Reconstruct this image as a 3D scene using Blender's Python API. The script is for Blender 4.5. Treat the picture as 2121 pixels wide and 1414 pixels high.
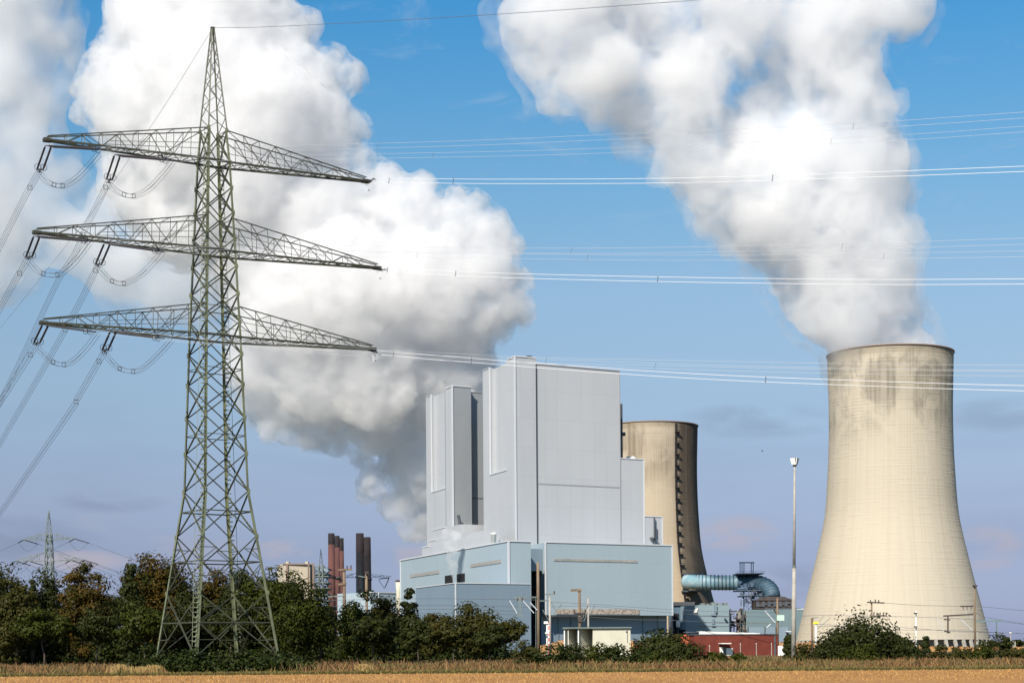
import bpy, bmesh, math, random
import numpy as np
from mathutils import Vector, Matrix, noise

SC = bpy.context.scene
COL = SC.collection
for o in list(bpy.data.objects):
    bpy.data.objects.remove(o, do_unlink=True)
R = math.radians
random.seed(7)

# ------------------------------------------------------------------ camera
F, CX, HY, CAMH = 3600.0, 1060.5, 1340.0, 1.7      # photo pixels (2121 x 1414), horizon row, eye height
ROLL = 0.0075
cam_d = bpy.data.cameras.new('camera')
cam = bpy.data.objects.new('camera', cam_d)
COL.objects.link(cam)
cam_d.sensor_width = 36.0
cam_d.lens = F * 36.0 / 2121.0
cam_d.shift_y = (HY - 707.0) / 2121.0
cam_d.clip_start = 0.5
cam_d.clip_end = 30000.0
cam.location = (0, 0, CAMH)
cam.rotation_euler = (Matrix.Rotation(R(90), 4, 'X') @ Matrix.Rotation(-ROLL, 4, 'Z')).to_euler()
SC.camera = cam

# ------------------------------------------------------------------ light and sky
SUN_E, SUN_A = R(40), R(24)                          # elevation; angle to the left of straight behind the camera
to_sun = Vector((-math.sin(SUN_A) * math.cos(SUN_E), -math.cos(SUN_A) * math.cos(SUN_E), math.sin(SUN_E)))
sun_d = bpy.data.lights.new('sun', 'SUN')
sun_d.energy = 5.0
sun_d.angle = R(0.5)
sun_d.color = (1.0, 0.915, 0.80)
sun = bpy.data.objects.new('sun', sun_d)
COL.objects.link(sun)
sun.rotation_euler = to_sun.to_track_quat('Z', 'Y').to_euler()

SC.view_settings.view_transform = 'Standard'
SC.view_settings.look = 'None'
SC.view_settings.gamma = 1.0
SC.view_settings.exposure = 0.55
SC.view_settings.use_curve_mapping = False
cy = SC.cycles
cy.max_bounces = 18
cy.diffuse_bounces = 3
cy.glossy_bounces = 3
cy.transmission_bounces = 4
cy.volume_bounces = 12
cy.transparent_max_bounces = 48
cy.use_denoising = True
cy.use_adaptive_sampling = True
cy.adaptive_threshold = 0.02
cy.sample_clamp_indirect = 6.0

world = bpy.data.worlds.new('World')
SC.world = world
world.use_nodes = True
wt = world.node_tree
wt.nodes.clear()


class NT:
    """A little helper for writing node trees."""
    def __init__(self, tree):
        self.t = tree

    def n(self, typ, **kw):
        nd = self.t.nodes.new(typ)
        ins = kw.pop('ins', {})
        for k, v in kw.items():
            setattr(nd, k, v)
        for k, v in ins.items():
            if isinstance(v, bpy.types.NodeSocket):
                self.t.links.new(v, nd.inputs[k])
            else:
                nd.inputs[k].default_value = v
        return nd

    def math(self, op, a, b=None, c=None, clamp=False):
        nd = self.n('ShaderNodeMath', operation=op, use_clamp=clamp)
        for i, v in enumerate((a, b, c)):
            if v is None:
                continue
            if isinstance(v, bpy.types.NodeSocket):
                self.t.links.new(v, nd.inputs[i])
            else:
                nd.inputs[i].default_value = v
        return nd.outputs[0]

    def mix(self, fac, a, b, blend='MIX'):
        nd = self.n('ShaderNodeMix', data_type='RGBA', blend_type=blend)
        for i, v in ((0, fac), (6, a), (7, b)):
            if isinstance(v, bpy.types.NodeSocket):
                self.t.links.new(v, nd.inputs[i])
            elif i == 0:
                nd.inputs[0].default_value = v
            else:
                nd.inputs[i].default_value = (*v[:3], 1.0)
        return nd.outputs[2]

    def ramp(self, fac, stops, interp='LINEAR'):
        nd = self.n('ShaderNodeValToRGB')
        cr = nd.color_ramp
        cr.interpolation = interp
        while len(cr.elements) < len(stops):
            cr.elements.new(0.5)
        for e, (p, c) in zip(cr.elements, stops):
            e.position = p
            e.color = (*c[:3], 1.0) if hasattr(c, '__len__') else (c, c, c, 1.0)
        self.t.links.new(fac, nd.inputs[0])
        return nd.outputs[0]

    def smooth(self, v, lo, hi, a=0.0, b=1.0):
        nd = self.n('ShaderNodeMapRange', interpolation_type='SMOOTHSTEP')
        self.t.links.new(v, nd.inputs[0])
        for i, x in enumerate((lo, hi, a, b)):
            nd.inputs[i + 1].default_value = x
        return nd.outputs[0]

    def noise(self, vec, scale, detail=4.0, rough=0.55, dist=0.0):
        nd = self.n('ShaderNodeTexNoise', noise_dimensions='3D')
        if vec is not None:
            self.t.links.new(vec, nd.inputs['Vector'])
        nd.inputs['Scale'].default_value = scale
        nd.inputs['Detail'].default_value = detail
        nd.inputs['Roughness'].default_value = rough
        nd.inputs['Distortion'].default_value = dist
        return nd.outputs[0]

    def mapping(self, vec, scale=(1, 1, 1), loc=(0, 0, 0)):
        nd = self.n('ShaderNodeMapping')
        self.t.links.new(vec, nd.inputs[0])
        nd.inputs['Scale'].default_value = scale
        nd.inputs['Location'].default_value = loc
        return nd.outputs[0]


def lin(r, g, b):
    f = lambda c: (c / 255 / 12.92) if c / 255 <= 0.04045 else ((c / 255 + 0.055) / 1.055) ** 2.4
    return (f(r), f(g), f(b))


w = NT(wt)
sky = w.n('ShaderNodeTexSky', sky_type='NISHITA', sun_disc=False, sun_elevation=SUN_E,
          sun_rotation=math.atan2(to_sun.x, to_sun.y), altitude=60.0, air_density=1.0, dust_density=0.6, ozone_density=2.5)
tc = w.n('ShaderNodeTexCoord')
gen = tc.outputs['Generated']
sep = w.n('ShaderNodeSeparateXYZ', ins={0: gen})
elev = sep.outputs[2]
# clear-air tint by elevation above the horizon, then thin far-off cloud banks low in the sky
def _r(t, m):
    return tuple(min(1.0, a / max(b, 1e-4) / 1.4 * 0.98) for a, b in zip(lin(*t), lin(*m)))


tint = w.ramp(w.math('MULTIPLY', elev, 2.5), [
    (0.027, _r((154, 164, 194), (224, 224, 201))), (0.132, _r((160, 175, 205), (224, 244, 238))),
    (0.235, _r((166, 187, 215), (201, 233, 247))), (0.37, _r((163, 194, 222), (175, 211, 241))),
    (0.503, _r((152, 191, 224), (155, 192, 229))), (0.631, _r((125, 181, 222), (141, 177, 217))),
    (0.755, _r((98, 167, 219), (130, 164, 206))), (0.87, _r((74, 155, 216), (121, 154, 196)))])
clear = w.mix(1.0, sky.outputs[0], tint, 'MULTIPLY')
cm = w.mapping(gen, (5, 5, 26), (3.1, 0.4, 1.7))
bank = w.smooth(w.noise(cm, 1.6, 3, 0.5, 0.2), 0.44, 0.80)
low = w.math('MULTIPLY', bank, w.smooth(elev, 0.02, 0.06))
low = w.math('MULTIPLY', low, w.smooth(elev, 0.11, 0.16, 1.0, 0.0))
sky1 = w.mix(w.math('MULTIPLY', low, 0.12), clear, tuple(x * 3.5 for x in lin(140, 150, 186)))
puff = w.smooth(w.noise(w.mapping(gen, (11, 11, 34), (0.3, 0.1, 0.9)), 1.5, 5, 0.5, 0.2), 0.56, 0.70)
puff = w.math('MULTIPLY', puff, w.smooth(elev, 0.035, 0.055))
puff = w.math('MULTIPLY', puff, w.smooth(elev, 0.065, 0.09, 1.0, 0.0))
sky2 = w.mix(w.math('MULTIPLY', puff, 0.25), sky1, tuple(x * 5.0 for x in lin(196, 190, 206)))
cir = w.smooth(w.noise(w.mapping(gen, (9, 9, 26), (1.3, 2.1, 0.2)), 2.2, 6, 0.62, 0.8), 0.53, 0.75)
cir = w.math('MULTIPLY', cir, w.smooth(elev, 0.16, 0.30))
# a few separate far cloud patches: (direction, height, breadth, depth), all torn by noise
side = w.math('DIVIDE', sep.outputs[0], w.math('MAXIMUM', sep.outputs[1], 0.05))
rag = w.noise(w.mapping(gen, (14, 14, 40), (0.7, 1.1, 0.2)), 1.6, 5, 0.55, 0.3)


def patch(u0, v0, wu, wv):
    a = w.math('DIVIDE', w.math('SUBTRACT', side, u0), wu)
    b_ = w.math('DIVIDE', w.math('SUBTRACT', elev, v0), wv)
    r2 = w.math('ADD', w.math('MULTIPLY', a, a), w.math('MULTIPLY', b_, b_))
    m_ = w.smooth(r2, 0.0, 1.6, 1.0, 0.0)
    return w.math('MULTIPLY', m_, w.smooth(rag, 0.34, 0.62))


def many(ps):
    o_ = None
    for p_ in ps:
        q_ = patch(*p_)
        o_ = q_ if o_ is None else w.math('MAXIMUM', o_, q_)
    return o_


front = w.smooth(sep.outputs[1], 0.0, 0.1)
pink = many([(0.128, 0.064, 0.026, 0.010), (0.272, 0.053, 0.022, 0.012), (0.245, 0.062, 0.012, 0.008), (-0.131, 0.056, 0.016, 0.006), (-0.055, 0.056, 0.012, 0.013), (-0.25, 0.05, 0.03, 0.006)])
grey = many([(0.147, 0.127, 0.05, 0.010), (0.285, 0.126, 0.04, 0.009), (-0.23, 0.083, 0.03, 0.006), (-0.29, 0.062, 0.05, 0.012), (0.16, 0.036, 0.06, 0.010)])
sky2 = w.mix(w.math('MULTIPLY', w.math('MULTIPLY', grey, front), 0.28), sky2, tuple(x * 3.6 for x in lin(146, 154, 186)))
sky2 = w.mix(w.math('MULTIPLY', w.math('MULTIPLY', pink, front), 0.75), sky2, tuple(x * 4.7 for x in lin(206, 198, 210)))
sky3 = w.mix(w.math('MULTIPLY', cir, 0.22), sky2, tuple(x * 5.0 for x in lin(205, 220, 235)))
# the blue overhead, dimmed above the view to weaken the ambient light
deep = w.smooth(elev, 0.38, 0.85, 1.0, 0.46)
sky4 = w.mix(1.0, sky3, deep, 'MULTIPLY')
bg = w.n('ShaderNodeBackground', ins={0: sky4, 1: 0.114})
w.n('ShaderNodeOutputWorld', ins={0: bg.outputs[0]})

# ------------------------------------------------------------------ photo pixel -> place
_c, _s = math.cos(ROLL), math.sin(ROLL)


def ray(px, py):
    u, v = px - CX, HY - py
    return (u * _c + v * _s) / F, (-u * _s + v * _c) / F


def P(px, py, Y):
    """The point at distance Y in front of the eye that the photo shows at (px, py)."""
    a, b = ray(px, py)
    return Vector((a * Y, Y, CAMH + b * Y))


def GX(px, Y, py=1345):
    return ray(px, py)[0] * Y
# ------------------------------------------------------------------ shape helpers
class MB:
    """Collects vertices and faces; build() links them as ONE mesh object."""
    def __init__(self):
        self.v, self.f, self.uv = [], [], None

    def add(self, vs, fs):
        o = len(self.v)
        self.v += [tuple(p) for p in vs]
        self.f += [tuple(i + o for i in f) for f in fs]
        return self

    def hexa(self, b, t):
        """four bottom points and four top points, both counter-clockwise seen from above"""
        return self.add(list(b) + list(t), [(3, 2, 1, 0), (4, 5, 6, 7), (0, 1, 5, 4), (1, 2, 6, 5), (2, 3, 7, 6), (3, 0, 4, 7)])

    def box(self, c, s, rz=0.0):
        cx, cy_, cz = c
        a, b, h = s[0] / 2, s[1] / 2, s[2] / 2
        co, si = math.cos(rz), math.sin(rz)
        q = [(cx + x * co - y * si, cy_ + x * si + y * co) for x, y in ((-a, -b), (a, -b), (a, b), (-a, b))]
        return self.hexa([(x, y, cz - h) for x, y in q], [(x, y, cz + h) for x, y in q])

    def prism(self, foot, z0, z1):
        n = len(foot)
        vs = [(x, y, z0) for x, y in foot] + [(x, y, z1) for x, y in foot]
        fs = [tuple(reversed(range(n))), tuple(range(n, 2 * n))] + [(i, (i + 1) % n, n + (i + 1) % n, n + i) for i in range(n)]
        return self.add(vs, fs)

    @staticmethod
    def frame(d, up=None):
        d = d.normalized()
        up = up or (Vector((0, 0, 1)) if abs(d.z) < 0.95 else Vector((0, 1, 0)))
        x = d.cross(up).normalized()
        return x, x.cross(d).normalized()

    def bar(self, p, q, w, h=None, up=None):
        p, q = Vector(p), Vector(q)
        h = h or w
        x, y = self.frame(q - p, up)
        c = [(-w / 2, -h / 2), (w / 2, -h / 2), (w / 2, h / 2), (-w / 2, h / 2)]
        vs = [p + x * a + y * b for a, b in c] + [q + x * a + y * b for a, b in c]
        return self.add(vs, [(3, 2, 1, 0), (4, 5, 6, 7), (0, 1, 5, 4), (1, 2, 6, 5), (2, 3, 7, 6), (3, 0, 4, 7)])

    def angle(self, p, q, w, d1, d2, t=None):
        """An L-section: two thin flanges running along p-q, opening towards d1 and d2."""
        p, q = Vector(p), Vector(q)
        t = t or w * 0.16
        ax = (q - p).normalized()
        for a, b in ((Vector(d1), Vector(d2)), (Vector(d2), Vector(d1))):
            a = (a - ax * a.dot(ax)).normalized()
            b = (b - ax * b.dot(ax)).normalized()
            c = [(0, 0), (w, 0), (w, t), (0, t)]
            vs = [p + a * i + b * j for i, j in c] + [q + a * i + b * j for i, j in c]
            self.add(vs, [(3, 2, 1, 0), (4, 5, 6, 7), (0, 1, 5, 4), (1, 2, 6, 5), (2, 3, 7, 6), (3, 0, 4, 7)])
        return self

    def tube(self, pts, r, n=6, caps=True):
        pts = [Vector(p) for p in pts]
        rs = r if hasattr(r, '__len__') else [r] * len(pts)
        o = len(self.v)
        x = None
        for i, p in enumerate(pts):
            d = (pts[min(i + 1, len(pts) - 1)] - pts[max(i - 1, 0)]).normalized()
            if x is None:
                x, y = self.frame(d)
            else:
                x = (x - d * x.dot(d)).normalized()
                y = x.cross(d)
            for k in range(n):
                a = 2 * math.pi * k / n
                self.v.append(tuple(p + (x * math.cos(a) + y * math.sin(a)) * rs[i]))
        for i in range(len(pts) - 1):
            for k in range(n):
                a, b = o + i * n + k, o + i * n + (k + 1) % n
                self.f.append((a, b, b + n, a + n))
        if caps:
            self.f.append(tuple(o + k for k in reversed(range(n))))
            self.f.append(tuple(o + (len(pts) - 1) * n + k for k in range(n)))
        return self

    def lathe(self, c, prof, n=24, caps=True):
        o = len(self.v)
        for (r, z) in prof:
            for k in range(n):
                a = 2 * math.pi * k / n
                self.v.append((c[0] + r * math.cos(a), c[1] + r * math.sin(a), c[2] + z))
        for i in range(len(prof) - 1):
            for k in range(n):
                a, b = o + i * n + k, o + i * n + (k + 1) % n
                self.f.append((a, b, b + n, a + n))
        if caps:
            self.f.append(tuple(o + k for k in reversed(range(n))))
            self.f.append(tuple(o + (len(prof) - 1) * n + k for k in range(n)))
        return self

    def ring(self, c, ax, R0, r, n=18, m=5):
        x, y = self.frame(Vector(ax))
        pts = [Vector(c) + (x * math.cos(2 * math.pi * k / n) + y * math.sin(2 * math.pi * k / n)) * R0 for k in range(n + 1)]
        return self.tube(pts, r, m, False)

    def build(self, name, mat, parent=None, smooth=False):
        me = bpy.data.meshes.new(name)
        off = Vector((0, 0, 0))
        p = parent
        while p is not None:
            off = off + Vector(p.location)
            p = p.parent
        me.from_pydata([(a - off.x, b - off.y, c - off.z) for a, b, c in self.v], [], self.f)
        me.materials.append(mat)
        if smooth:
            me.shade_smooth()
        o = bpy.data.objects.new(name, me)
        COL.objects.link(o)
        if parent is not None:
            o.parent = parent
        return o


def np_mesh(name, V, Fc, mat, parent=None):
    """V (n,3) and equal-sized faces (m,k) as one mesh object."""
    me = bpy.data.meshes.new(name)
    off = Vector((0, 0, 0))
    p = parent
    while p is not None:
        off = off + Vector(p.location)
        p = p.parent
    V = np.asarray(V, dtype=np.float32) - np.array(off, dtype=np.float32)
    k = Fc.shape[1]
    me.vertices.add(len(V))
    me.vertices.foreach_set('co', V.ravel())
    me.loops.add(Fc.size)
    me.loops.foreach_set('vertex_index', Fc.astype(np.int32).ravel())
    me.polygons.add(len(Fc))
    me.polygons.foreach_set('loop_start', (np.arange(len(Fc)) * k).astype(np.int32))
    me.update(calc_edges=True)
    me.materials.append(mat)
    o = bpy.data.objects.new(name, me)
    COL.objects.link(o)
    if parent is not None:
        o.parent = parent
    return o


def thing(name, label, cat, loc, group=None):
    o = bpy.data.objects.new(name, None)
    o.empty_display_size = 0.2
    COL.objects.link(o)
    o.location = loc
    return tag(o, label, cat, group)


def tag(o, label=None, cat=None, group=None, kind=None):
    for k, v in (('label', label), ('category', cat), ('group', group), ('kind', kind)):
        if v:
            o[k] = v
    return o


def copy_tree(o, parent=None):
    c = o.copy()
    COL.objects.link(c)
    if parent is not None:
        c.parent = parent
    for ch in list(o.children):
        copy_tree(ch, c)
    return c


# ------------------------------------------------------------------ materials
def mat(name, c, rough=0.7, metal=0.0, c2=None, scale=1.0, lo=0.35, hi=0.7, stretch=(1, 1, 1), bump=0.0, bscale=8.0, spec=0.3):
    m = bpy.data.materials.new(name)
    m.use_nodes = True
    t = NT(m.node_tree)
    bs = m.node_tree.nodes['Principled BSDF']
    bs.inputs['Roughness'].default_value = rough
    bs.inputs['Metallic'].default_value = metal
    bs.inputs['Specular IOR Level'].default_value = spec
    pos = None
    if c2 is not None or bump:
        pos = t.n('ShaderNodeNewGeometry').outputs['Position']
    if c2 is not None:
        nz = t.noise(t.mapping(pos, stretch), scale, 5, 0.6)
        t.t.links.new(t.mix(t.smooth(nz, lo, hi), c, c2), bs.inputs['Base Color'])
    else:
        bs.inputs['Base Color'].default_value = (*c, 1)
    if bump:
        b = t.n('ShaderNodeBump', ins={'Height': t.noise(pos, bscale, 5, 0.6), 'Strength': bump})
        t.t.links.new(b.outputs[0], bs.inputs['Normal'])
    return m


def clad_mat(name, c, c2, rough=0.45, step=1.2, line=0.06, metal=0.0):
    """Trapezoidal sheet cladding: fine upright ribs, sheet joints and a little uneven weathering."""
    m = bpy.data.materials.new(name)
    m.use_nodes = True
    t = NT(m.node_tree)
    bs = m.node_tree.nodes['Principled BSDF']
    pos = t.n('ShaderNodeNewGeometry').outputs['Position']
    sp = t.n('ShaderNodeSeparateXYZ', ins={0: pos})
    run = t.math('ADD', t.math('MULTIPLY', sp.outputs[0], 0.87), t.math('MULTIPLY', sp.outputs[1], 0.49))
    f1 = t.math('FRACT', t.math('DIVIDE', run, step * 5))
    f2 = t.math('FRACT', t.math('DIVIDE', sp.outputs[2], 12.0))
    j = t.math('MAXIMUM', t.smooth(f1, 0.0, 0.05, 1.0, 0.0), t.smooth(f2, 0.0, 0.025, 1.0, 0.0))
    cell = t.n('ShaderNodeCombineXYZ', ins={0: t.math('FLOOR', t.math('DIVIDE', run, step * 5)), 1: t.math('FLOOR', t.math('DIVIDE', sp.outputs[2], 12.0))})
    wn = t.n('ShaderNodeTexWhiteNoise', noise_dimensions='2D', ins={0: cell.outputs[0]})
    big = t.noise(t.mapping(pos, (1, 1, 0.25)), 0.035, 4, 0.6)
    fine = t.noise(t.mapping(pos, (1, 1, 0.06)), 0.5, 3, 0.6)
    k = t.math('ADD', t.math('MULTIPLY', t.smooth(big, 0.3, 0.7), 0.6), t.math('ADD', t.math('MULTIPLY', fine, 0.25), t.math('MULTIPLY', wn.outputs[0], 0.22)))
    col = t.mix(k, c, c2)
    col = t.mix(t.math('MULTIPLY', j, line * 3), col, tuple(x * 0.55 for x in c))
    t.t.links.new(col, bs.inputs['Base Color'])
    bs.inputs['Roughness'].default_value = rough
    bs.inputs['Metallic'].default_value = metal
    bs.inputs['Specular IOR Level'].default_value = 0.4
    rib = t.math('SINE', t.math('MULTIPLY', run, 2 * math.pi / step))
    b = t.n('ShaderNodeBump', ins={'Height': rib, 'Strength': 0.10, 'Distance': 0.05})
    t.t.links.new(b.outputs[0], bs.inputs['Normal'])
    return m


def leaf_mat(name, cols, autumn=None, amt=0.5, scale=0.22):
    """Leaves: each one its own shade; whole sprays of the crown can have turned."""
    m = bpy.data.materials.new(name)
    m.use_nodes = True
    t = NT(m.node_tree)
    m.node_tree.nodes.clear()
    g = t.n('ShaderNodeNewGeometry')
    oi = t.n('ShaderNodeObjectInfo')
    c = t.ramp(g.outputs['Random Per Island'], [(i / max(1, len(cols) - 1), x) for i, x in enumerate(cols)])
    if autumn:
        p = t.n('ShaderNodeVectorMath', operation='ADD', ins={0: g.outputs['Position'], 1: oi.outputs['Location']})
        nz = t.noise(p.outputs[0], scale, 3, 0.6)
        a = t.ramp(g.outputs['Random Per Island'], [(i / max(1, len(autumn) - 1), x) for i, x in enumerate(autumn)])
        c = t.mix(t.smooth(nz, 1 - amt - 0.1, 1 - amt + 0.1), c, a)
    df = t.n('ShaderNodeBsdfPrincipled', ins={'Base Color': c, 'Roughness': 0.55})
    df.inputs['Specular IOR Level'].default_value = 0.1
    tr = t.n('ShaderNodeBsdfTranslucent', ins={0: c})
    mx = t.n('ShaderNodeMixShader', ins={0: 0.14, 1: df.outputs[0], 2: tr.outputs[0]})
    t.n('ShaderNodeOutputMaterial', ins={0: mx.outputs[0]})
    return m


MT = dict(
    leg_steel=mat('sunlit_green_grey_steel', (0.165, 0.185, 0.105), 0.5, c2=(0.105, 0.115, 0.07), scale=0.9, spec=0.4),  # lit faces of the legs painted in as a paler tone
    arm_steel=mat('shaded_green_steel', (0.05, 0.053, 0.032), 0.5, c2=(0.033, 0.034, 0.022), scale=0.9, spec=0.4),  # same steel as the legs, with shade painted into the colour
    steel=mat('half_shade_green_grey_steel', (0.07, 0.076, 0.044), 0.5, c2=(0.042, 0.044, 0.028), scale=0.9, spec=0.4),  # bracing: shade painted in, a tone between legs and arms
    far_steel=mat('galvanised_steel', (0.16, 0.195, 0.18), 0.6, c2=(0.10, 0.125, 0.13), scale=0.4),
    dark_steel=mat('dark_steel', (0.05, 0.065, 0.085), 0.6, c2=(0.085, 0.09, 0.10), scale=0.6),
    blue_steel=mat('blue_grey_steel', (0.08, 0.13, 0.20), 0.6, c2=(0.05, 0.08, 0.12), scale=0.6),
    insul=mat('brown_glazed_insulator', (0.035, 0.03, 0.035), 0.3, spec=0.5),
    wire_dark=mat('dark_shade_cable', (0.10, 0.11, 0.13), 0.6),  # shade on the left-hand cables painted in as a dark tone
    wire_lit=mat('sunlit_tone_cable', (0.74, 0.75, 0.78), 0.5),  # sunlight on the right-hand cables painted in as a bright tone
    wire_pale=mat('dull_aluminium_cable', (0.50, 0.52, 0.56), 0.5),
    clad=clad_mat('light_grey_cladding', (0.44, 0.456, 0.48), (0.39, 0.406, 0.43), 0.45, line=0.1),
    clad_dark=clad_mat('reflection_grey_cladding', (0.225, 0.245, 0.265), (0.275, 0.29, 0.305), 0.35),  # dark reflection on the second stair front put into the colour
    clad_deep=clad_mat('shade_grey_cladding', (0.22, 0.235, 0.25), (0.245, 0.26, 0.275), 0.5),  # shade on the second boiler house front put into the colour
    blue=clad_mat('pale_blue_cladding', (0.315, 0.385, 0.43), (0.29, 0.36, 0.405), 0.5),
    blue_low=clad_mat('slate_blue_cladding', (0.185, 0.245, 0.30), (0.165, 0.225, 0.28), 0.5),
    trim=mat('white_metal_trim', (0.54, 0.56, 0.585), 0.5),
    joint=mat('dark_joint', (0.10, 0.105, 0.115), 0.7),
    groove=mat('grey_joint', (0.30, 0.31, 0.33), 0.7),
    glassband=mat('dusty_window_band', (0.25, 0.25, 0.24), 0.4, c2=(0.36, 0.34, 0.31), scale=0.8),
    pebble=mat('exposed_pebble_concrete', (0.42, 0.36, 0.31), 0.9, c2=(0.22, 0.18, 0.15), scale=1.1, lo=0.42, hi=0.6),
    void=mat('dark_opening', (0.012, 0.012, 0.014), 0.9),
    brick=mat('red_brick', (0.155, 0.034, 0.022), 0.85, c2=(0.12, 0.026, 0.018), scale=0.9),
    orange=mat('orange_painted_wall', (0.50, 0.13, 0.06), 0.8, c2=(0.40, 0.10, 0.05), scale=1.2),
    white=mat('white_paint', (0.78, 0.77, 0.72), 0.6, c2=(0.70, 0.69, 0.64), scale=0.7),
    cream=mat('cream_render', (0.52, 0.50, 0.40), 0.8, c2=(0.47, 0.45, 0.36), scale=0.3),
    roofdark=mat('dark_roof_felt', (0.06, 0.065, 0.075), 0.8),
    concrete=mat('pale_concrete', (0.36, 0.34, 0.30), 0.85, c2=(0.28, 0.26, 0.23), scale=1.2),
    wood=mat('weathered_timber', (0.22, 0.16, 0.105), 0.85, c2=(0.13, 0.09, 0.06), scale=1.5, stretch=(1, 1, 0.2)),
    stack_red=mat('sooty_red_brick_chimney', (0.105, 0.045, 0.04), 0.9, c2=(0.07, 0.032, 0.031), scale=0.10, stretch=(1, 1, 0.4)),
    stack_dark=mat('soot_blackened_brick', (0.008, 0.007, 0.009), 0.9, c2=(0.012, 0.008, 0.010), scale=0.1),
    stack_top=mat('soot_black_band', (0.02, 0.015, 0.017), 0.9),
    beige=mat('beige_concrete_wall', (0.46, 0.41, 0.32), 0.85, c2=(0.42, 0.37, 0.29), scale=0.05),
    beige_dark=mat('brown_concrete_rib', (0.25, 0.19, 0.16), 0.85),
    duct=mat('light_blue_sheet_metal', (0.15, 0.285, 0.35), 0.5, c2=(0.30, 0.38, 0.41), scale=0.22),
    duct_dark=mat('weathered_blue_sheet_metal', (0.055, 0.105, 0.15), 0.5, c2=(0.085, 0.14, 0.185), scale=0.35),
    hood=mat('rust_brown_hood', (0.065, 0.05, 0.045), 0.8, c2=(0.035, 0.03, 0.03), scale=0.4),
    green_hall=clad_mat('grey_green_cladding', (0.14, 0.20, 0.22), (0.115, 0.17, 0.195), 0.6),
    teal_hall=clad_mat('blue_grey_sheet', (0.23, 0.31, 0.35), (0.20, 0.27, 0.315), 0.55, step=0.9),
    bark=mat('bark', (0.075, 0.055, 0.04), 0.9, c2=(0.045, 0.035, 0.027), scale=3.0, stretch=(1, 1, 0.2)),
    yellow=mat('yellow_sign_paint', (0.80, 0.66, 0.04), 0.5),
    redpaint=mat('red_white_post', (0.55, 0.22, 0.20), 0.6),
    mint=mat('pale_green_box', (0.45, 0.60, 0.50), 0.6),
    porcelain=mat('brown_porcelain', (0.10, 0.06, 0.045), 0.3),
    lens=mat('floodlight_glass', (0.45, 0.44, 0.38), 0.2),
)

# ------------------------------------------------------------------ ground
def sheet(name, x0, x1, y0, y1, z, m, kind='structure', nx=1, ny=1, fn=None):
    b = MB()
    xs, ys = np.linspace(x0, x1, nx + 1), np.linspace(y0, y1, ny + 1)
    vs = [(x, y, z + (fn(x, y) if fn else 0)) for y in ys for x in xs]
    fs = [(j * (nx + 1) + i, j * (nx + 1) + i + 1, (j + 1) * (nx + 1) + i + 1, (j + 1) * (nx + 1) + i) for j in range(ny) for i in range(nx)]
    b.add(vs, fs)
    return tag(b.build(name, m, None, fn is not None), None, None, None, kind)


def soil_mat():
    m = bpy.data.materials.new('dry_stubble_soil')
    m.use_nodes = True
    t = NT(m.node_tree)
    bs = m.node_tree.nodes['Principled BSDF']
    pos = t.n('ShaderNodeNewGeometry').outputs['Position']
    a = t.noise(t.mapping(pos, (1, 0.35, 1)), 0.16, 5, 0.6)
    b = t.noise(t.mapping(pos, (1.0, 0.22, 1)), 3.5, 5, 0.7)
    c = t.mix(t.smooth(a, 0.32, 0.68), (0.30, 0.15, 0.056), (0.36, 0.19, 0.068))
    c = t.mix(t.smooth(b, 0.52, 0.72), c, (0.50, 0.29, 0.10))
    c = t.mix(t.smooth(b, 0.46, 0.30), c, (0.24, 0.115, 0.055))
    t.t.links.new(c, bs.inputs['Base Color'])
    bs.inputs['Roughness'].default_value = 0.95
    bs.inputs['Specular IOR Level'].default_value = 0.1
    bm_ = t.n('ShaderNodeBump', ins={'Height': t.noise(pos, 4.0, 6, 0.7), 'Strength': 0.5, 'Distance': 0.12})
    t.t.links.new(bm_.outputs[0], bs.inputs['Normal'])
    return m


grass_ground = mat('dry_verge_soil', (0.10, 0.085, 0.042), 0.95, c2=(0.06, 0.06, 0.03), scale=0.35, bump=0.4, bscale=3)
straw_ground = mat('dry_straw_bank', (0.42, 0.235, 0.095), 0.95, c2=(0.30, 0.18, 0.085), scale=0.25, bump=0.5, bscale=2)
sheet('ground', -4000, 4000, -60, 12000, -0.02, grass_ground)
sheet('field', -160, 160, -40, 116.0, 0.0, soil_mat())


def bank_h(x, y):
    k = max(0.0, 1 - abs(y - 420) / 26.0)
    e = float(np.interp(x, (0, 12, 72, 106, 130, 200), (0.0, 3.5, 2.1, 0.8, 0.55, 0.5)))
    return (k * k * (3 - 2 * k)) * e * (0.95 + 0.16 * noise.noise(Vector((x * 0.03, y * 0.02, 0))))


sheet('embankment', 0, 260, 392, 448, 0.0, straw_ground, 'structure', 120, 14, bank_h)


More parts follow.
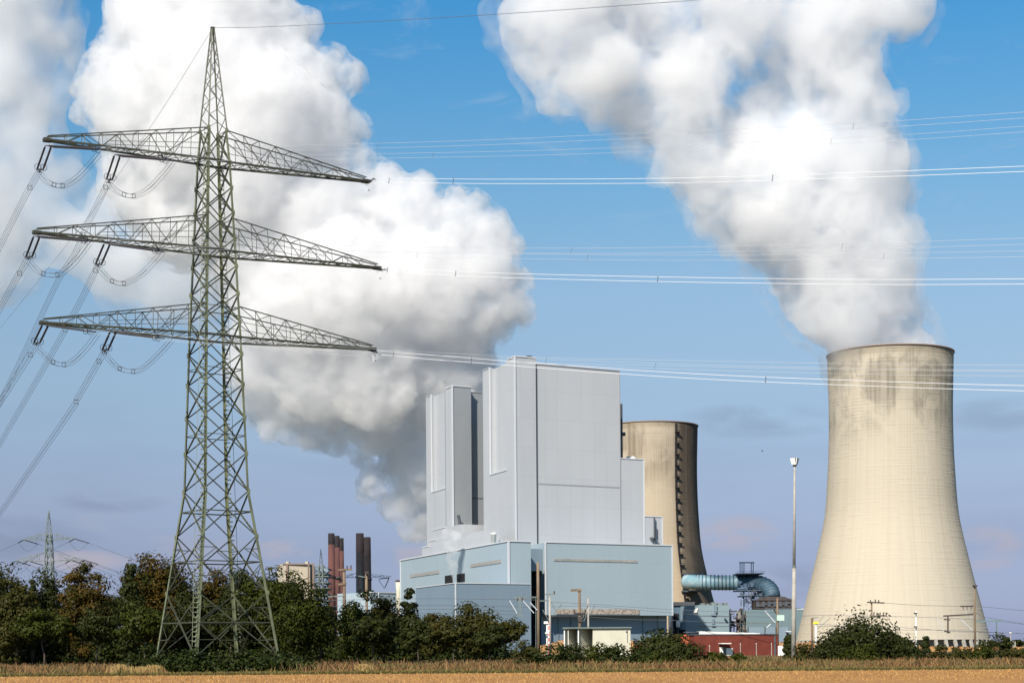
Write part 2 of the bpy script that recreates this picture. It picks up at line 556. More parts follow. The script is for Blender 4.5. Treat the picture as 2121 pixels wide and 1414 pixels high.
# ------------------------------------------------------------------ weeds, stubble
def blades(name, n, xr, yr, hr, wr, m, seed, kind='stuff', label=None, patch=None, lean=0.35, z0=-0.03, zf=None):
    rng = np.random.default_rng(seed)
    x = rng.uniform(*xr, n)
    y = rng.uniform(*yr, n)
    h = rng.uniform(0, 1, n) ** 1.6 * (hr[1] - hr[0]) + hr[0]
    if patch:
        sc, lo = patch
        q = np.array([noise.noise(Vector((a * sc, b * sc * 2.0, 3.3))) for a, b in zip(x, y)])
        q2 = np.array([noise.noise(Vector((a * sc * 5, b * sc * 5, 8.3))) for a, b in zip(x, y)])
        h = h * np.clip(0.72 + 1.5 * (q - lo) + 0.5 * q2, 0.25, 1.5) * np.clip(1.0 - 0.55 * (y - yr[0]) / (yr[1] - yr[0]), 0.3, 1)
    wd = rng.uniform(*wr, n)
    a = rng.uniform(0, 2 * math.pi, n)
    lx, ly = rng.normal(0, lean, n) * h, rng.normal(0, lean, n) * h
    V = np.empty((n, 4, 3))
    V[:, 0] = np.stack([x - np.cos(a) * wd / 2, y - np.sin(a) * wd / 2, np.full(n, z0)], 1)
    V[:, 1] = np.stack([x + np.cos(a) * wd / 2, y + np.sin(a) * wd / 2, np.full(n, z0)], 1)
    V[:, 2] = np.stack([x + np.cos(a) * wd * 0.5 + lx * 0.7, y + np.sin(a) * wd * 0.5 + ly * 0.7, h * 0.7], 1)
    V[:, 3] = np.stack([x + lx, y + ly, h], 1)
    if zf:
        V[:, :, 2] += np.array([zf(p, q) for p, q in zip(x, y)])[:, None]
    o = np_mesh(name, V.reshape(-1, 3), np.arange(4 * n).reshape(n, 4), m)
    return tag(o, label, None, None, kind)


weed_mat = leaf_mat('dry_weeds', [(0.13, 0.065, 0.032), (0.20, 0.10, 0.045), (0.28, 0.15, 0.06), (0.15, 0.11, 0.045), (0.24, 0.12, 0.055), (0.10, 0.07, 0.035)],
                    [(0.08, 0.085, 0.03), (0.12, 0.12, 0.04), (0.17, 0.14, 0.05)], 0.45, 0.12)
verge_mat = leaf_mat('short_verge_grass', [(0.15, 0.125, 0.035), (0.22, 0.17, 0.05), (0.10, 0.10, 0.028), (0.26, 0.17, 0.06)])
edge_mat = leaf_mat('dark_edge_grass', [(0.055, 0.055, 0.018), (0.085, 0.08, 0.025), (0.05, 0.04, 0.018)])
stub_mat = leaf_mat('straw_stubble', [(0.40, 0.22, 0.075), (0.48, 0.29, 0.10), (0.31, 0.16, 0.055), (0.54, 0.35, 0.14)])
straw_mat = leaf_mat('straw_grass', [(0.46, 0.26, 0.10), (0.36, 0.19, 0.07), (0.52, 0.32, 0.14)])
blades('stubble', 26000, (-42, 42), (82, 115.5), (0.02, 0.13), (0.02, 0.05), stub_mat, 11, lean=0.6)
blades('edge_grass', 9000, (-48, 48), (115.4, 117.6), (0.06, 0.24), (0.03, 0.08), edge_mat, 12)
blades('verge_grass', 16000, (-52, 52), (117.4, 124), (0.05, 0.24), (0.03, 0.08), verge_mat, 13)
blades('weeds', 64000, (-66, 66), (122, 190), (0.14, 0.74), (0.035, 0.12), weed_mat, 14, patch=(0.12, 0.0), lean=0.55)
blades('rough_grass', 26000, (-85, 110), (190, 297), (0.12, 0.55), (0.05, 0.14), weed_mat, 16, patch=(0.06, 0.0))
blades('bank_grass', 14000, (5, 160), (394, 446), (0.15, 0.6), (0.12, 0.3), straw_mat, 15, zf=bank_h)
# ------------------------------------------------------------------ lattice pylons
TH = R(28)
LEFTN = Vector((-math.cos(TH), -math.sin(TH), 0))    # the arms' left and nearer end
CORN = [Vector((math.cos(a), math.sin(a), 0)) for a in (R(-9), R(-99), R(-189), R(-279))]   # right, near, left, far


def lattice_pylon(label, base, prof, panels, arms, peak, leg_w, br_w, steel, fine=True, corn=CORN, armdir=LEFTN, group=None, rungs=True):
    """prof: (height, half diagonal) rows; panels: heights between which each face is cross braced;
    arms: (z bottom chord, z top chord, reach left, reach right); peak: top height."""
    hs, ds = [p[0] for p in prof], [p[1] for p in prof]
    rad = lambda z: float(np.interp(z, hs, ds))
    B = Vector(base)
    pt = lambda k, z: B + corn[k] * rad(z) + Vector((0, 0, z))
    root = thing('transmission_pylon', label, 'pylon', base, group)
    ztop = arms[-1][1]
    for k in range(4):
        m = MB()
        zz = [0.0] + [h for h in hs if 0 < h < ztop] + [ztop]
        d1, d2 = (corn[(k + 1) % 4] - corn[k]), (corn[(k - 1) % 4] - corn[k])
        for a, b in zip(zz[:-1], zz[1:]):
            w_ = leg_w * (1.0 if b < hs[1] + 1 else 0.82)
            if fine:
                m.angle(pt(k, a), pt(k, b), w_, d1, d2)
            else:
                m.bar(pt(k, a), pt(k, b), w_)
        if fine:
            for z in panels[1:]:                       # gusset plates at the joints
                m.box(pt(k, z) + (corn[(k + 1) % 4] + corn[(k - 1) % 4] - corn[k] * 2) * 0.02, (0.22, 0.22, 0.42), TH)
            m.lathe(pt(k, 0) - Vector((0, 0, 0.35)), [(0.55, 0), (0.5, 0.55), (0.35, 0.6)], 12)
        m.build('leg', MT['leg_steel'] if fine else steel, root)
    for k in range(4):
        j = (k + 1) % 4
        m = MB()
        nrm = (corn[k] + corn[j]).normalized()

        def brace(p, q, w_):
            if fine:
                m.angle(p, q, w_, nrm.cross(q - p), -nrm)
            else:
                m.bar(p, q, w_)
        for i, (a, b) in enumerate(zip(panels[:-1], panels[1:])):
            tall = b - a > 4.0
            brace(pt(k, a), pt(j, b), br_w)
            brace(pt(j, a) - nrm * br_w * 0.7, pt(k, b) - nrm * br_w * 0.7, br_w)
            if fine and i < 3:
                ra, rb = rad(a), rad(b)
                zc = a + (b - a) * ra / (ra + rb)
                brace(pt(k, zc), pt(j, zc), br_w * 0.95)
                if i < 2:                               # redundant members in the broad foot
                    mid = (pt(k, zc) + pt(j, zc)) / 2
                    for s_, t_ in ((k, j), (j, k)):
                        lo = pt(s_, a + (zc - a) * 0.5)
                        brace(lo, (pt(s_, a) + mid) / 2, br_w * 0.6)
                        up = pt(s_, zc + (b - zc) * 0.5)
                        brace(up, (pt(s_, b) + mid) / 2, br_w * 0.6)
                        brace(pt(s_, zc), (pt(s_, a) + mid) / 2, br_w * 0.6)
                        brace(pt(s_, zc), (pt(s_, b) + mid) / 2, br_w * 0.6)
            elif fine and i % 2 == 0 and i < 9:
                zc = (a + b) / 2
                brace(pt(k, zc), pt(j, zc), br_w * 0.6)
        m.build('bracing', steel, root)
    if fine and rungs:
        m = MB()
        for k in (1, 3):
            z = 2.5
            while z < ztop:
                o = (corn[k] * 0.16)
                sdv = (corn[2] - corn[0]).normalized() if k == 1 else (corn[0] - corn[2]).normalized()
                m.bar(pt(k, z) + o * 0.2, pt(k, z) + sdv * 0.40 + o, 0.10)
                z += 0.46
            m.bar(pt(k, 2.0) + sdv * 0.34 + corn[k] * 0.16, pt(k, ztop) + sdv * 0.34 + corn[k] * 0.16, 0.04)
        m.build('climbing_rungs', MT['leg_steel'], root)
    tips = []
    for (zb, zt, rl, rr) in arms:
        row = []
        for sgn, reach in ((1, rl), (-1, rr)):
            d = armdir * sgn
            ks = (1, 2) if sgn == 1 else (0, 3)
            side = Vector((-d.y, d.x, 0))
            tip = B + d * reach + Vector((0, 0, zb + 0.15))
            m = MB()
            bot = [(pt(k, zb), tip + side * (0.28 if (corn[k].dot(side) > 0) else -0.28)) for k in ks]
            top = [(pt(k, zt), tip + side * (0.22 if (corn[k].dot(side) > 0) else -0.22) + Vector((0, 0, 0.35))) for k in ks]
            n = 9 if fine else 4
            cw, lw = (0.15, 0.062) if fine else (br_w * 1.1, br_w * 0.8)
            fr = [i / n for i in range(n + 1)]
            for (p, q) in bot:
                m.bar(p, q, cw, cw * 1.15)
            for (p, q) in top:
                m.bar(p, q, cw * 0.62)
            for e in range(2):
                for i in range(1, n):
                    a0, a1 = bot[e][0].lerp(bot[e][1], fr[i]), bot[e][0].lerp(bot[e][1], fr[i + 1])
                    b0, b1 = top[e][0].lerp(top[e][1], fr[i]), top[e][0].lerp(top[e][1], fr[i - 1])
                    m.bar(a0, b0, lw * 0.8)
                    if i % 2 == 0:
                        m.bar(a0, b1, lw)
                    if i % 2 == 0 and i + 1 < n:
                        m.bar(a0, top[e][0].lerp(top[e][1], fr[i + 1]), lw)
                if fine:
                    # the inner strut and the middle walkway rail
                    m.bar(bot[e][0].lerp(bot[e][1], 0.28), top[e][0], lw)
                    m.bar(bot[e][0].lerp(top[e][0], 0.5), bot[e][0].lerp(bot[e][1], 0.62) + Vector((0, 0, 0.55)), lw * 0.7)
            for i in range(0, n):
                m.bar(bot[0][0].lerp(bot[0][1], fr[i]), bot[1][0].lerp(bot[1][1], fr[i + 1]), lw)
                m.bar(bot[0][0].lerp(bot[0][1], fr[i]), bot[1][0].lerp(bot[1][1], fr[i]), lw * 1.1)
                if fine:
                    m.bar(bot[1][0].lerp(bot[1][1], fr[i]), bot[0][0].lerp(bot[0][1], fr[i + 1]), lw)
                    if i % 2 == 0:
                        m.bar(top[0][0].lerp(top[0][1], fr[i]), top[1][0].lerp(top[1][1], fr[i]), lw * 0.8)
            m.box(tip, (0.75 if fine else 0.5, 0.62, 0.30), math.atan2(d.y, d.x))
            if fine and sgn == 1:                       # the beams that carry both arms through the body
                for u_, v_ in ((1, 0), (2, 3)):
                    m.bar(pt(u_, zb), pt(v_, zb), 0.17, 0.2)
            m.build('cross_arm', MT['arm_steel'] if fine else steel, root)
            row.append((tip, d))
        tips.append(row)
    m = MB()
    zt = ztop
    pts = [B + corn[k] * rad(zt) + Vector((0, 0, zt)) for k in range(4)]
    apex = [B + corn[k] * 0.16 + Vector((0, 0, peak)) for k in range(4)]
    n = 9 if fine else 4
    for k in range(4):
        m.bar(pts[k], apex[k], leg_w * 0.45)
        j = (k + 1) % 4
        for i in range(n):
            f0, f1 = i / n, (i + 1) / n
            g = lambda f: 1 - (1 - f) ** 1.15
            a, b = (k, j) if i % 2 == 0 else (j, k)
            m.bar(pts[a].lerp(apex[a], g(f0)), pts[b].lerp(apex[b], g(f1)), br_w * 0.45)
    m.box(B + Vector((0, 0, peak)), (0.36, 0.36, 0.3), TH)
    m.build('peak', steel, root)
    return root, tips


PY = 170.0
pb = P(450, 1345, PY)
PB = (pb.x, PY, 0.0)
zy = lambda py: P(450 - (1345 - py) * ROLL, py, PY).z
rdm = lambda half: half / 0.961 / (F / PY)
prof = [(0.0, rdm(132.5)), (zy(1015), rdm(68)), (zy(700), rdm(55)), (zy(530), rdm(46)), (zy(340), rdm(35.5)), (zy(272), rdm(28.5)), (zy(60), rdm(3))]
panels = [0.9, zy(1228), zy(1111), zy(1018), zy(940), zy(866), zy(798), zy(735), zy(668), zy(610), zy(553), zy(497), zy(443), zy(391), zy(338), zy(272)]


def reach(px, py, sgn):
    """how far along the arm line from the pylon's axis the photo shows (px, py)"""
    k = ray(px, py)[0]
    d = LEFTN
    return (k * PY - PB[0]) / (d.x - k * d.y)


ARM = [(zy(700), zy(637), reach(90, 672, 1), -reach(771, 728, 1)), (zy(523), zy(455), reach(76, 486, 1), -reach(781, 556, 1)),
       (zy(338), zy(272), reach(98, 299, 1), -reach(757, 376, 1))]
pylon, TIPS = lattice_pylon('tall green grey lattice pylon with three long cross arms in front of the white steam', PB, prof, panels, ARM, zy(60), 0.27, 0.12, MT['steel'])

# ------------------------------------------------------------------ insulator strings, cable bundles, jumper loops on the pylon
UP = Vector((0, 0, 1))
FARD = Vector((-0.41, 0.912, 0))
NEARD = Vector((0.82, -0.572, 0))


def insulator(label, a, b, sep, group, ring_=True):
    """two parallel strings of discs from a to b with arcing rings and a yoke at b"""
    a, b = Vector(a), Vector(b)
    root = thing('insulator_string', label, 'insulator', a, group)
    d = (b - a).normalized()
    sd = d.cross(UP).normalized() * sep
    L = (b - a).length
    for s in (-0.5, 0.5):
        m = MB()
        p0, p1 = a + sd * s, b + sd * s
        n = 44
        pts = [p0.lerp(p1, i / n) for i in range(n + 1)]
        m.tube(pts, [0.045 if i < 3 or i > n - 3 else (0.105 if i % 2 else 0.06) for i in range(n + 1)], 8)
        m.build('disc_string', MT['insul'], root)
        if ring_:
            m = MB()
            m.ring(b - d * 0.45 + sd * s, d + UP * 0.25, 0.30, 0.028, 20, 5)
            m.build('arcing_ring', MT['dark_steel'], root)
    m = MB()
    m.bar(b - sd * 0.62, b + sd * 0.62, 0.09, 0.12)
    m.bar(b, b + d * 0.5, 0.1)
    m.bar(b + d * 0.5 - sd * 0.42, b + d * 0.5 + sd * 0.42, 0.08)
    m.build('yoke_plate', MT['dark_steel'], root)
    return b + d * 0.5


def spline(pts, n=10):
    """points of a smooth curve through pts (Catmull-Rom)"""
    q = [Vector(p) for p in pts]
    q = [q[0] * 2 - q[1]] + q + [q[-1] * 2 - q[-2]]
    out = []
    for i in range(1, len(q) - 2):
        p0, p1, p2, p3 = q[i - 1:i + 3]
        for k in range(n):
            t = k / n
            out.append(0.5 * ((2 * p1) + (p2 - p0) * t + (2 * p0 - 5 * p1 + 4 * p2 - p3) * t * t + (3 * p1 - p0 - 3 * p2 + p3) * t ** 3))
    out.append(q[-2])
    return out


def bundle(name, label, cat, pts, offs, r, m_, group, sp_at=(), sp_size=0.42, n=10):
    """wires running side by side along pts, kept apart by spacers at the given shares of their length"""
    c = spline(pts, n)
    root = thing(name, label, cat, c[0], group)
    fr = []
    for i in range(len(c)):
        d = (c[min(i + 1, len(c) - 1)] - c[max(i - 1, 0)]).normalized()
        x = d.cross(UP).normalized()
        fr.append((x, x.cross(d)))
    for (ox, oz) in offs:
        MB().tube([c[i] + fr[i][0] * ox + fr[i][1] * oz for i in range(len(c))], r, 5).build('wire', m_, root, True)
    for s in sp_at:
        i = min(len(c) - 1, max(0, int(s * (len(c) - 1))))
        m = MB()
        q = [c[i] + fr[i][0] * ox + fr[i][1] * oz for (ox, oz) in offs]
        if len(q) == 4:
            for a, b in ((0, 1), (1, 2), (2, 3), (3, 0)):
                m.bar(q[a], q[b], r * 2.4)
        else:
            m.bar(q[0], q[-1], r * 2.4)
        for p in q:
            m.box(p, (r * 4, r * 4, r * 4))
        m.build('spacer', MT['dark_steel'], root)
    return root


def on_line(px, py, o, d):
    """the point of the upright plane through o along d that the photo shows at (px, py)"""
    k = ray(px, py)[0]
    t = (k * o.y - o.x) / (d.x - k * d.y)
    return P(px, py, o.y + t * d.y)


def go_on(w_, n, skip):
    """the cable runs on beyond the edge of the photo"""
    d = w_[-1] - w_[-2]
    return w_ + [w_[-1] + d * (i + 1) + UP * 0.12 * (i + 1) ** 2 for i in range(n)]


QUAD = [(-0.2, -0.2), (0.2, -0.2), (0.2, 0.2), (-0.2, 0.2)]
ROWS = ['lowest', 'middle', 'topmost']
# string start, string end, then the cable's way down to the left, as the photo shows them
LDAT = {
    (2, 'A'): [(100, 303), (83, 351), (74, 368), (45.5, 419), (0, 510), (-40, 588)],
    (2, 'B'): [(243, 322), (226.5, 372), (219, 388), (200.7, 425.5), (179, 469), (154, 527), (119, 584), (64, 700), (0, 832), (-40, 912)],
    (1, 'A'): [(76, 490), (60, 532), (53, 545), (30, 584), (0, 638), (-40, 708)],
    (1, 'B'): [(222, 505), (204, 547), (197, 562), (185.6, 585), (168.6, 620), (134.7, 683), (101, 744), (60, 815), (0, 918), (-40, 986)],
    (0, 'A'): [(94, 673), (76, 710), (70, 722), (45, 762), (0, 833), (-40, 893)],
    (0, 'B'): [(234, 688), (218, 724), (212, 736), (205, 748), (160, 826), (140, 860), (0, 1062), (-40, 1118)]}
LSP = {(2, 'A'): (0.38,), (2, 'B'): (0.13, 0.42), (1, 'A'): (0.4,), (1, 'B'): (0.12, 0.5), (0, 'A'): (0.35,), (0, 'B'): (0.07, 0.34)}
RDAT = {
    (2, 'A'): [(205, 309), (420, 309), (620, 306), (966, 297), (1290, 283), (1768, 262), (2121, 239), (2320, 226)],
    (2, 'B'): [(345, 331), (520, 328), (700, 325), (1035, 319), (1290, 311), (1822, 288), (2121, 268), (2320, 256)],
    (2, 'D'): [(767, 374), (900, 375), (1052, 376), (1400, 374), (1800, 362), (2121, 350), (2320, 343)],
    (1, 'A'): [(183, 499), (420, 507), (700, 514), (1010, 519), (1313, 519), (1745, 511), (2121, 500), (2320, 494)],
    (1, 'B'): [(330, 520), (520, 523), (800, 528), (1010, 530), (1377, 534), (1793, 531), (2121, 526), (2320, 523)],
    (1, 'D'): [(790, 558), (920, 565), (1055, 571), (1400, 579), (1800, 584), (2121, 583), (2320, 582)],
    (0, 'A'): [(188, 686), (420, 704), (760, 727), (1100, 745), (1400, 752), (1750, 759), (2121, 763), (2320, 765)],
    (0, 'B'): [(330, 700), (520, 715), (800, 736), (1200, 752), (1500, 762), (1800, 769), (2121, 773), (2320, 775)],
    (0, 'D'): [(780, 730), (900, 740), (1040, 751), (1280, 769), (1500, 782), (1718, 791), (1970, 800), (2121, 804), (2320, 810)]}
RSP = {(2, 'A'): (0.16, 0.36, 0.72), (2, 'B'): (0.18, 0.38, 0.70), (2, 'D'): (0.06, 0.22, 0.6), (1, 'A'): (0.52, 0.72), (1, 'B'): (0.34, 0.52, 0.74),
       (1, 'D'): (0.02, 0.2, 0.5), (0, 'A'): (0.45,), (0, 'B'): (0.5,), (0, 'D'): (0.04, 0.2, 0.55)}
JDAT = {
    (2, 'A'): [(83, 360), (95, 374), (112, 383), (130, 385), (157, 371), (181, 347), (206, 318)],
    (2, 'B'): [(227, 382), (240, 394), (257, 403), (277, 406), (306, 393), (334, 365), (358, 336)],
    (1, 'A'): [(60, 540), (72, 555), (90, 567), (119, 569), (148, 549), (168, 526), (185, 503)],
    (1, 'B'): [(204, 555), (216, 568), (232, 582), (257, 587), (292, 569), (317, 544), (342, 516)],
    (0, 'A'): [(76, 718), (92, 735), (110, 750), (132, 755), (152, 747), (177, 723), (204, 688)],
    (0, 'B'): [(218, 732), (230, 748), (248, 763), (276, 769), (298, 761), (330, 732), (358, 701)]}
where = {'A': 'at the tip', 'B': 'halfway out', 'D': 'at the tip'}
side_of = lambda q: 'right' if q == 'D' else 'left'
for (i, q), pts in LDAT.items():
    tip = on_line(*pts[0], Vector((PB[0], PY, 0)), LEFTN)
    wpts = [on_line(*p, tip, FARD) for p in pts]
    wpts = go_on(wpts, 4, 2)
    arm = f'{ROWS[i]} left pylon arm'
    insulator(f'dark double insulator string slanting down {where[q]} of the {arm}', tip, wpts[1], 0.55, 'insulator strings slanting down from the left arms')
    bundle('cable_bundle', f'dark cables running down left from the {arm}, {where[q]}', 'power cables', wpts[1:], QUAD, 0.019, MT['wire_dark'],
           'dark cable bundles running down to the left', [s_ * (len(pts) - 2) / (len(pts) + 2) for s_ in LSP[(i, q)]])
for (i, q), pts in RDAT.items():
    if q == 'D':
        tip = TIPS[i][1][0] - UP * 0.15
    else:
        tip = on_line(*LDAT[(i, q)][0], Vector((PB[0], PY, 0)), LEFTN)
    wpts = [on_line(*p, tip, NEARD) for p in pts]
    wpts = go_on(wpts, 5, 2)
    arm = f'{ROWS[i]} {side_of(q)} pylon arm'
    insulator(f'dark double insulator string stretched level {where[q]} of the {arm}', tip, wpts[0], 0.5, 'insulator strings stretched along the arms', q != 'D')
    w_ = 0.022 if q == 'D' else 0.009
    bundle('cable_bundle', f'pale cable pair running right from the {arm}, {where[q]}', 'power cables', wpts,
           [(0, 0.21), (0, -0.21)] if q == 'D' else [(0, 0.2), (0.1, -0.2)], w_, MT['wire_lit' if q == 'D' else 'wire_pale'], 'pale cable pairs crossing the sky to the right', [s_ * (len(pts) - 1) / (len(pts) + 4) for s_ in RSP[(i, q)]])
for (i, q), pts in JDAT.items():
    a = on_line(*LDAT[(i, q)][1], on_line(*LDAT[(i, q)][0], Vector((PB[0], PY, 0)), LEFTN), FARD).y
    b = on_line(*RDAT[(i, q)][0], on_line(*LDAT[(i, q)][0], Vector((PB[0], PY, 0)), LEFTN), NEARD).y
    n = len(pts) - 1
    wp = [P(x, y, a + (b - a) * k / n) for k, (x, y) in enumerate(pts)]
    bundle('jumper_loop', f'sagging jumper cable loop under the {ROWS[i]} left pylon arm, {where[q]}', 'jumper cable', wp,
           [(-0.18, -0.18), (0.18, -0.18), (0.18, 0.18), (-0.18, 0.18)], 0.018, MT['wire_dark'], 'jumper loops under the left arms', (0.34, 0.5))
for i in range(3):
    t = TIPS[i][1][0]
    e = on_line(*RDAT[(i, 'D')][0], t, NEARD)
    m_ = (t + e) / 2 - UP * 0.95
    bundle('jumper_loop', f'small loose jumper loop under the tip of the {ROWS[i]} right pylon arm', 'jumper cable', [t - UP * 0.2, m_ - UP * 0.1, e + NEARD * 0.4],
           [(-0.1, 0), (0.1, 0)], 0.022, MT['wire_lit'], 'small jumper loops at the right arm tips', (0.6,))
apex = Vector((PB[0], PY, zy(60) + 0.1))
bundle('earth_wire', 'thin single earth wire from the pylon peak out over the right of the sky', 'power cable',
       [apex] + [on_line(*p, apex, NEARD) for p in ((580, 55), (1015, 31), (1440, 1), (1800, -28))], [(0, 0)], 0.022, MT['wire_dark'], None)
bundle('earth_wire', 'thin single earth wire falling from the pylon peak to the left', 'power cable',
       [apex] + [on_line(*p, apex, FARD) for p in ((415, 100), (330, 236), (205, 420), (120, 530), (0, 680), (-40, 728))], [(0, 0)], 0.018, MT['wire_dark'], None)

# ------------------------------------------------------------------ pylons far behind
def far_pylon(label, px, Y, top, arms, base_half, waist_half, group='distant lattice pylons', ang=10, insul=True):
    b = P(px, 1345, Y)
    zz = lambda py: P(px, py, Y).z
    s = Y / F
    prof_ = [(0.0, base_half * s), (zz(arms[0][0]), waist_half * s), (zz(arms[-1][1]), waist_half * 0.72 * s), (zz(top), 0.6 * s)]
    n = 9
    z1 = zz(arms[-1][1])
    pan = [z1 * i / n for i in range(n + 1)]
    th = R(ang)
    cn = [Vector((math.cos(a - th), math.sin(a - th), 0)) for a in (R(45), R(-45), R(-135), R(135))]
    cn = [cn[1], cn[2], cn[3], cn[0]]
    A = [(zz(zb), zz(zt), rl * s, rr * s) for (zb, zt, rl, rr) in arms]
    return lattice_pylon(label, (b.x, Y, 0), prof_, pan, A, zz(top), 0.42, 0.2, MT['far_steel'], False, cn, Vector((-math.cos(th), math.sin(th), 0)), group)


fp, FT = far_pylon('small pale lattice pylon with two cross arms behind the trees on the left', 103, 720.0, 1058, [(1161, 1143, 74, 76), (1117, 1103, 56, 56)], 13, 9.5)
k = 0
for row, zc in zip(FT, (1161, 1117)):
    for (tip, d), sd in zip(row, ('left', 'right')):
        for fr_ in ((1.0, 0.62) if zc == 1161 else (1.0,)):
            p = Vector((fp.location.x, fp.location.y, tip.z)).lerp(tip, fr_)
            lv = 'lower' if zc == 1161 else 'upper'
            io = 'outer' if fr_ == 1.0 else 'inner'
            for dx, dz, nm in ((-6.5, -5.5, 'left'), (30, -8.5, 'right')):
                q = p + (Vector((-1.6, -2, -1.4)) if nm == 'left' else Vector((5.6, 2, -1.75)))
                r_ = thing('insulator_string', f'tiny insulator pointing {nm}, {io} end of {lv} {sd} arm, small far pylon', 'insulator', p, 'insulators on the small far pylon')
                MB().bar(p, q, 0.34).build('disc_string', MT['insul'], r_)
                end = q + (Vector((-70, -40, -26)) if nm == 'left' else Vector((95, 30, -26)))
                mid = q.lerp(end, 0.5) - UP * 4.0
                bundle('cable_bundle', f'faint cable running {nm}, {io} end of {lv} {sd} arm, small far pylon', 'power cable', [q, q.lerp(end, 0.25) - UP * 2.6, mid, end],
                       [(0, 0)], 0.075, MT['wire_dark'], 'faint cables of the small far pylon', (), n=5)
            j0, j1 = p + Vector((-1.4, -2, -1.8)), p + Vector((5.0, 2, -1.9))
            bundle('jumper_loop', f'tiny jumper loop, {io} end of {lv} {sd} arm, small far pylon', 'jumper cable', [j0, j0.lerp(j1, 0.35) - UP * 2.6, j0.lerp(j1, 0.6) - UP * 2.6, j1],
                   [(0, 0)], 0.07, MT['wire_dark'], 'jumper loops of the small far pylon', (), n=5)
far_pylon('thin blue grey lattice mast between the beige block and the red chimneys', 666, 1150.0, 1137, [(1176, 1168, 10, 10)], 9, 6)
far_pylon('faint lattice pylon in front of the soot black chimneys', 746, 1100.0, 1146, [(1195, 1186, 50, 66)], 9, 6.5)
for sx, nm in ((806, 'right'),):
    t = P(sx, 1196, 1100)
    r_ = thing('insulator_string', 'dark insulator string hanging in a V right of the soot black chimneys', 'insulator', t)
    MB().bar(t, P(797, 1217, 1100), 0.5).build('disc_string', MT['insul'], r_)
    MB().bar(P(784, 1199, 1100), P(796, 1218, 1100), 0.3).build('jumper', MT['insul'], r_)
    MB().bar(t, P(786, 1198, 1100), 0.6).build('yoke_plate', MT['insul'], r_)
# ------------------------------------------------------------------ the power station block
BD = 680.0
AR, AL = R(29.6), R(19.7)
E1 = Vector((math.cos(AR), math.sin(AR)))              # along the right-hand fronts, away from the eye
E2 = Vector((-math.sin(AL), math.cos(AL)))             # along the left-hand fronts, away from the eye
_c0 = P(1053, 1121, BD)
C0 = Vector((_c0.x, BD))


def bp(s, t):
    p = C0 + E1 * s + E2 * t
    return (p.x, p.y)


def S_of(px, py, t):
    k = ray(px, py)[0]
    b = C0 + E2 * t
    return (k * b.y - b.x) / (E1.x - k * E1.y)


def T_of(px, py, s):
    k = ray(px, py)[0]
    b = C0 + E1 * s
    return (k * b.y - b.x) / (E2.x - k * E2.y)


def Z_at(px, py, s, t):
    return CAMH + ray(px, py)[1] * bp(s, t)[1]


def sbox(m, s0, s1, t0, t1, z0, z1):
    return m.prism([bp(s0, t0), bp(s1, t0), bp(s1, t1), bp(s0, t1)], z0, z1)


def one(name, m_, parent, *a):
    return sbox(MB(), *a).build(name, m_, parent)


def base_at(s, t):
    return (*bp(s, t), 0.0)


# turbine hall, left part ------------------------------------------------------
h1 = Z_at(1053, 1121, 0, 0)
sR = S_of(1099.5, 1122, 0)
tL = T_of(829, 1161, 0)
hall = thing('turbine_hall', 'pale blue turbine hall wing whose long side recedes left, with two narrow window bands', 'industrial hall', base_at(0, 0))
one('wall', MT['blue'], hall, 0, sR, 0, tL, 0, h1)
tr = MB()
sbox(tr, -0.35, sR + 0.1, -0.35, 0.25, h1 + 0.003, h1 + 0.5)
sbox(tr, -0.35, 0.25, 0.255, tL, h1 + 0.003, h1 + 0.5)
sbox(tr, -0.3, 0.5, -0.3, -0.003, 0, h1 - 0.003)
sbox(tr, -0.3, -0.003, 0.003, 0.5, 0, h1 - 0.003)
sbox(tr, -0.25, -0.003, tL - 0.8, tL, 0, h1 - 0.003)
tr.build('roof_trim', MT['trim'], hall)
for (pa, pb_) in (((850, 1192.5), (910, 1183.5)), ((975, 1171), (1038, 1161.5))):
    ta, tb = T_of(*pa, 0), T_of(*pb_, 0)
    za = Z_at(*pa, 0, ta)
    one('window_band', MT['glassband'], hall, -0.22, -0.004, tb, ta, za - 0.7, za + 0.75)
for (pa, pb_) in (((922.5, 1199), (938, 1199)), ((947, 1196), (963, 1196))):
    ta, tb = T_of(*pa, 0), T_of(*pb_, 0)
    o = one('vent_opening', MT['void'], hall, -0.3, -0.005, tb, ta, Z_at(pa[0], pa[1] + 9, 0, ta), Z_at(*pa, 0, ta) + 1.5)
tv = T_of(984, 1170, 0)
# low block in front -------------------------------------------------------------
tA = -16.0
sA = S_of(943, 1207.5, tA)
sB = S_of(1099.2, 1213, tA)
h2 = Z_at(943, 1207.5, sA, tA)
tAL = T_of(861, 1218, sA)
low = thing('low_block', 'slate blue flat roofed low block in front of the turbine hall', 'industrial hall', base_at(sA, tA))
MB().prism([bp(sA, tA), bp(sB, tA), bp(sB, -0.4), bp(-0.4, -0.4), bp(-0.4, tAL), bp(sA, tAL)], 0, h2).build('wall', MT['blue_low'], low)
tr = MB()
sbox(tr, sA - 0.25, sA + 0.35, tA - 0.25, tA - 0.003, 0, h2)
sbox(tr, sA - 0.25, sB, tA - 0.25, tA + 0.2, h2 + 0.003, h2 + 0.3)
sbox(tr, sA - 0.25, sA + 0.2, tA + 0.203, tAL, h2 + 0.003, h2 + 0.3)
tr.build('roof_trim', MT['trim'], low)
rail = MB()
t0, t1 = T_of(1000, 1203, -3), T_of(955, 1205, -3)
for i in range(9):
    p = bp(-3, t0 + (t1 - t0) * i / 8)
    rail.bar((*p, h2), (*p, h2 + 1.2), 0.10)
for z in (0.6, 1.2):
    rail.bar((*bp(-3, t0), h2 + z), (*bp(-3, t1), h2 + z), 0.10)
rail.build('railing', MT['far_steel'], low)
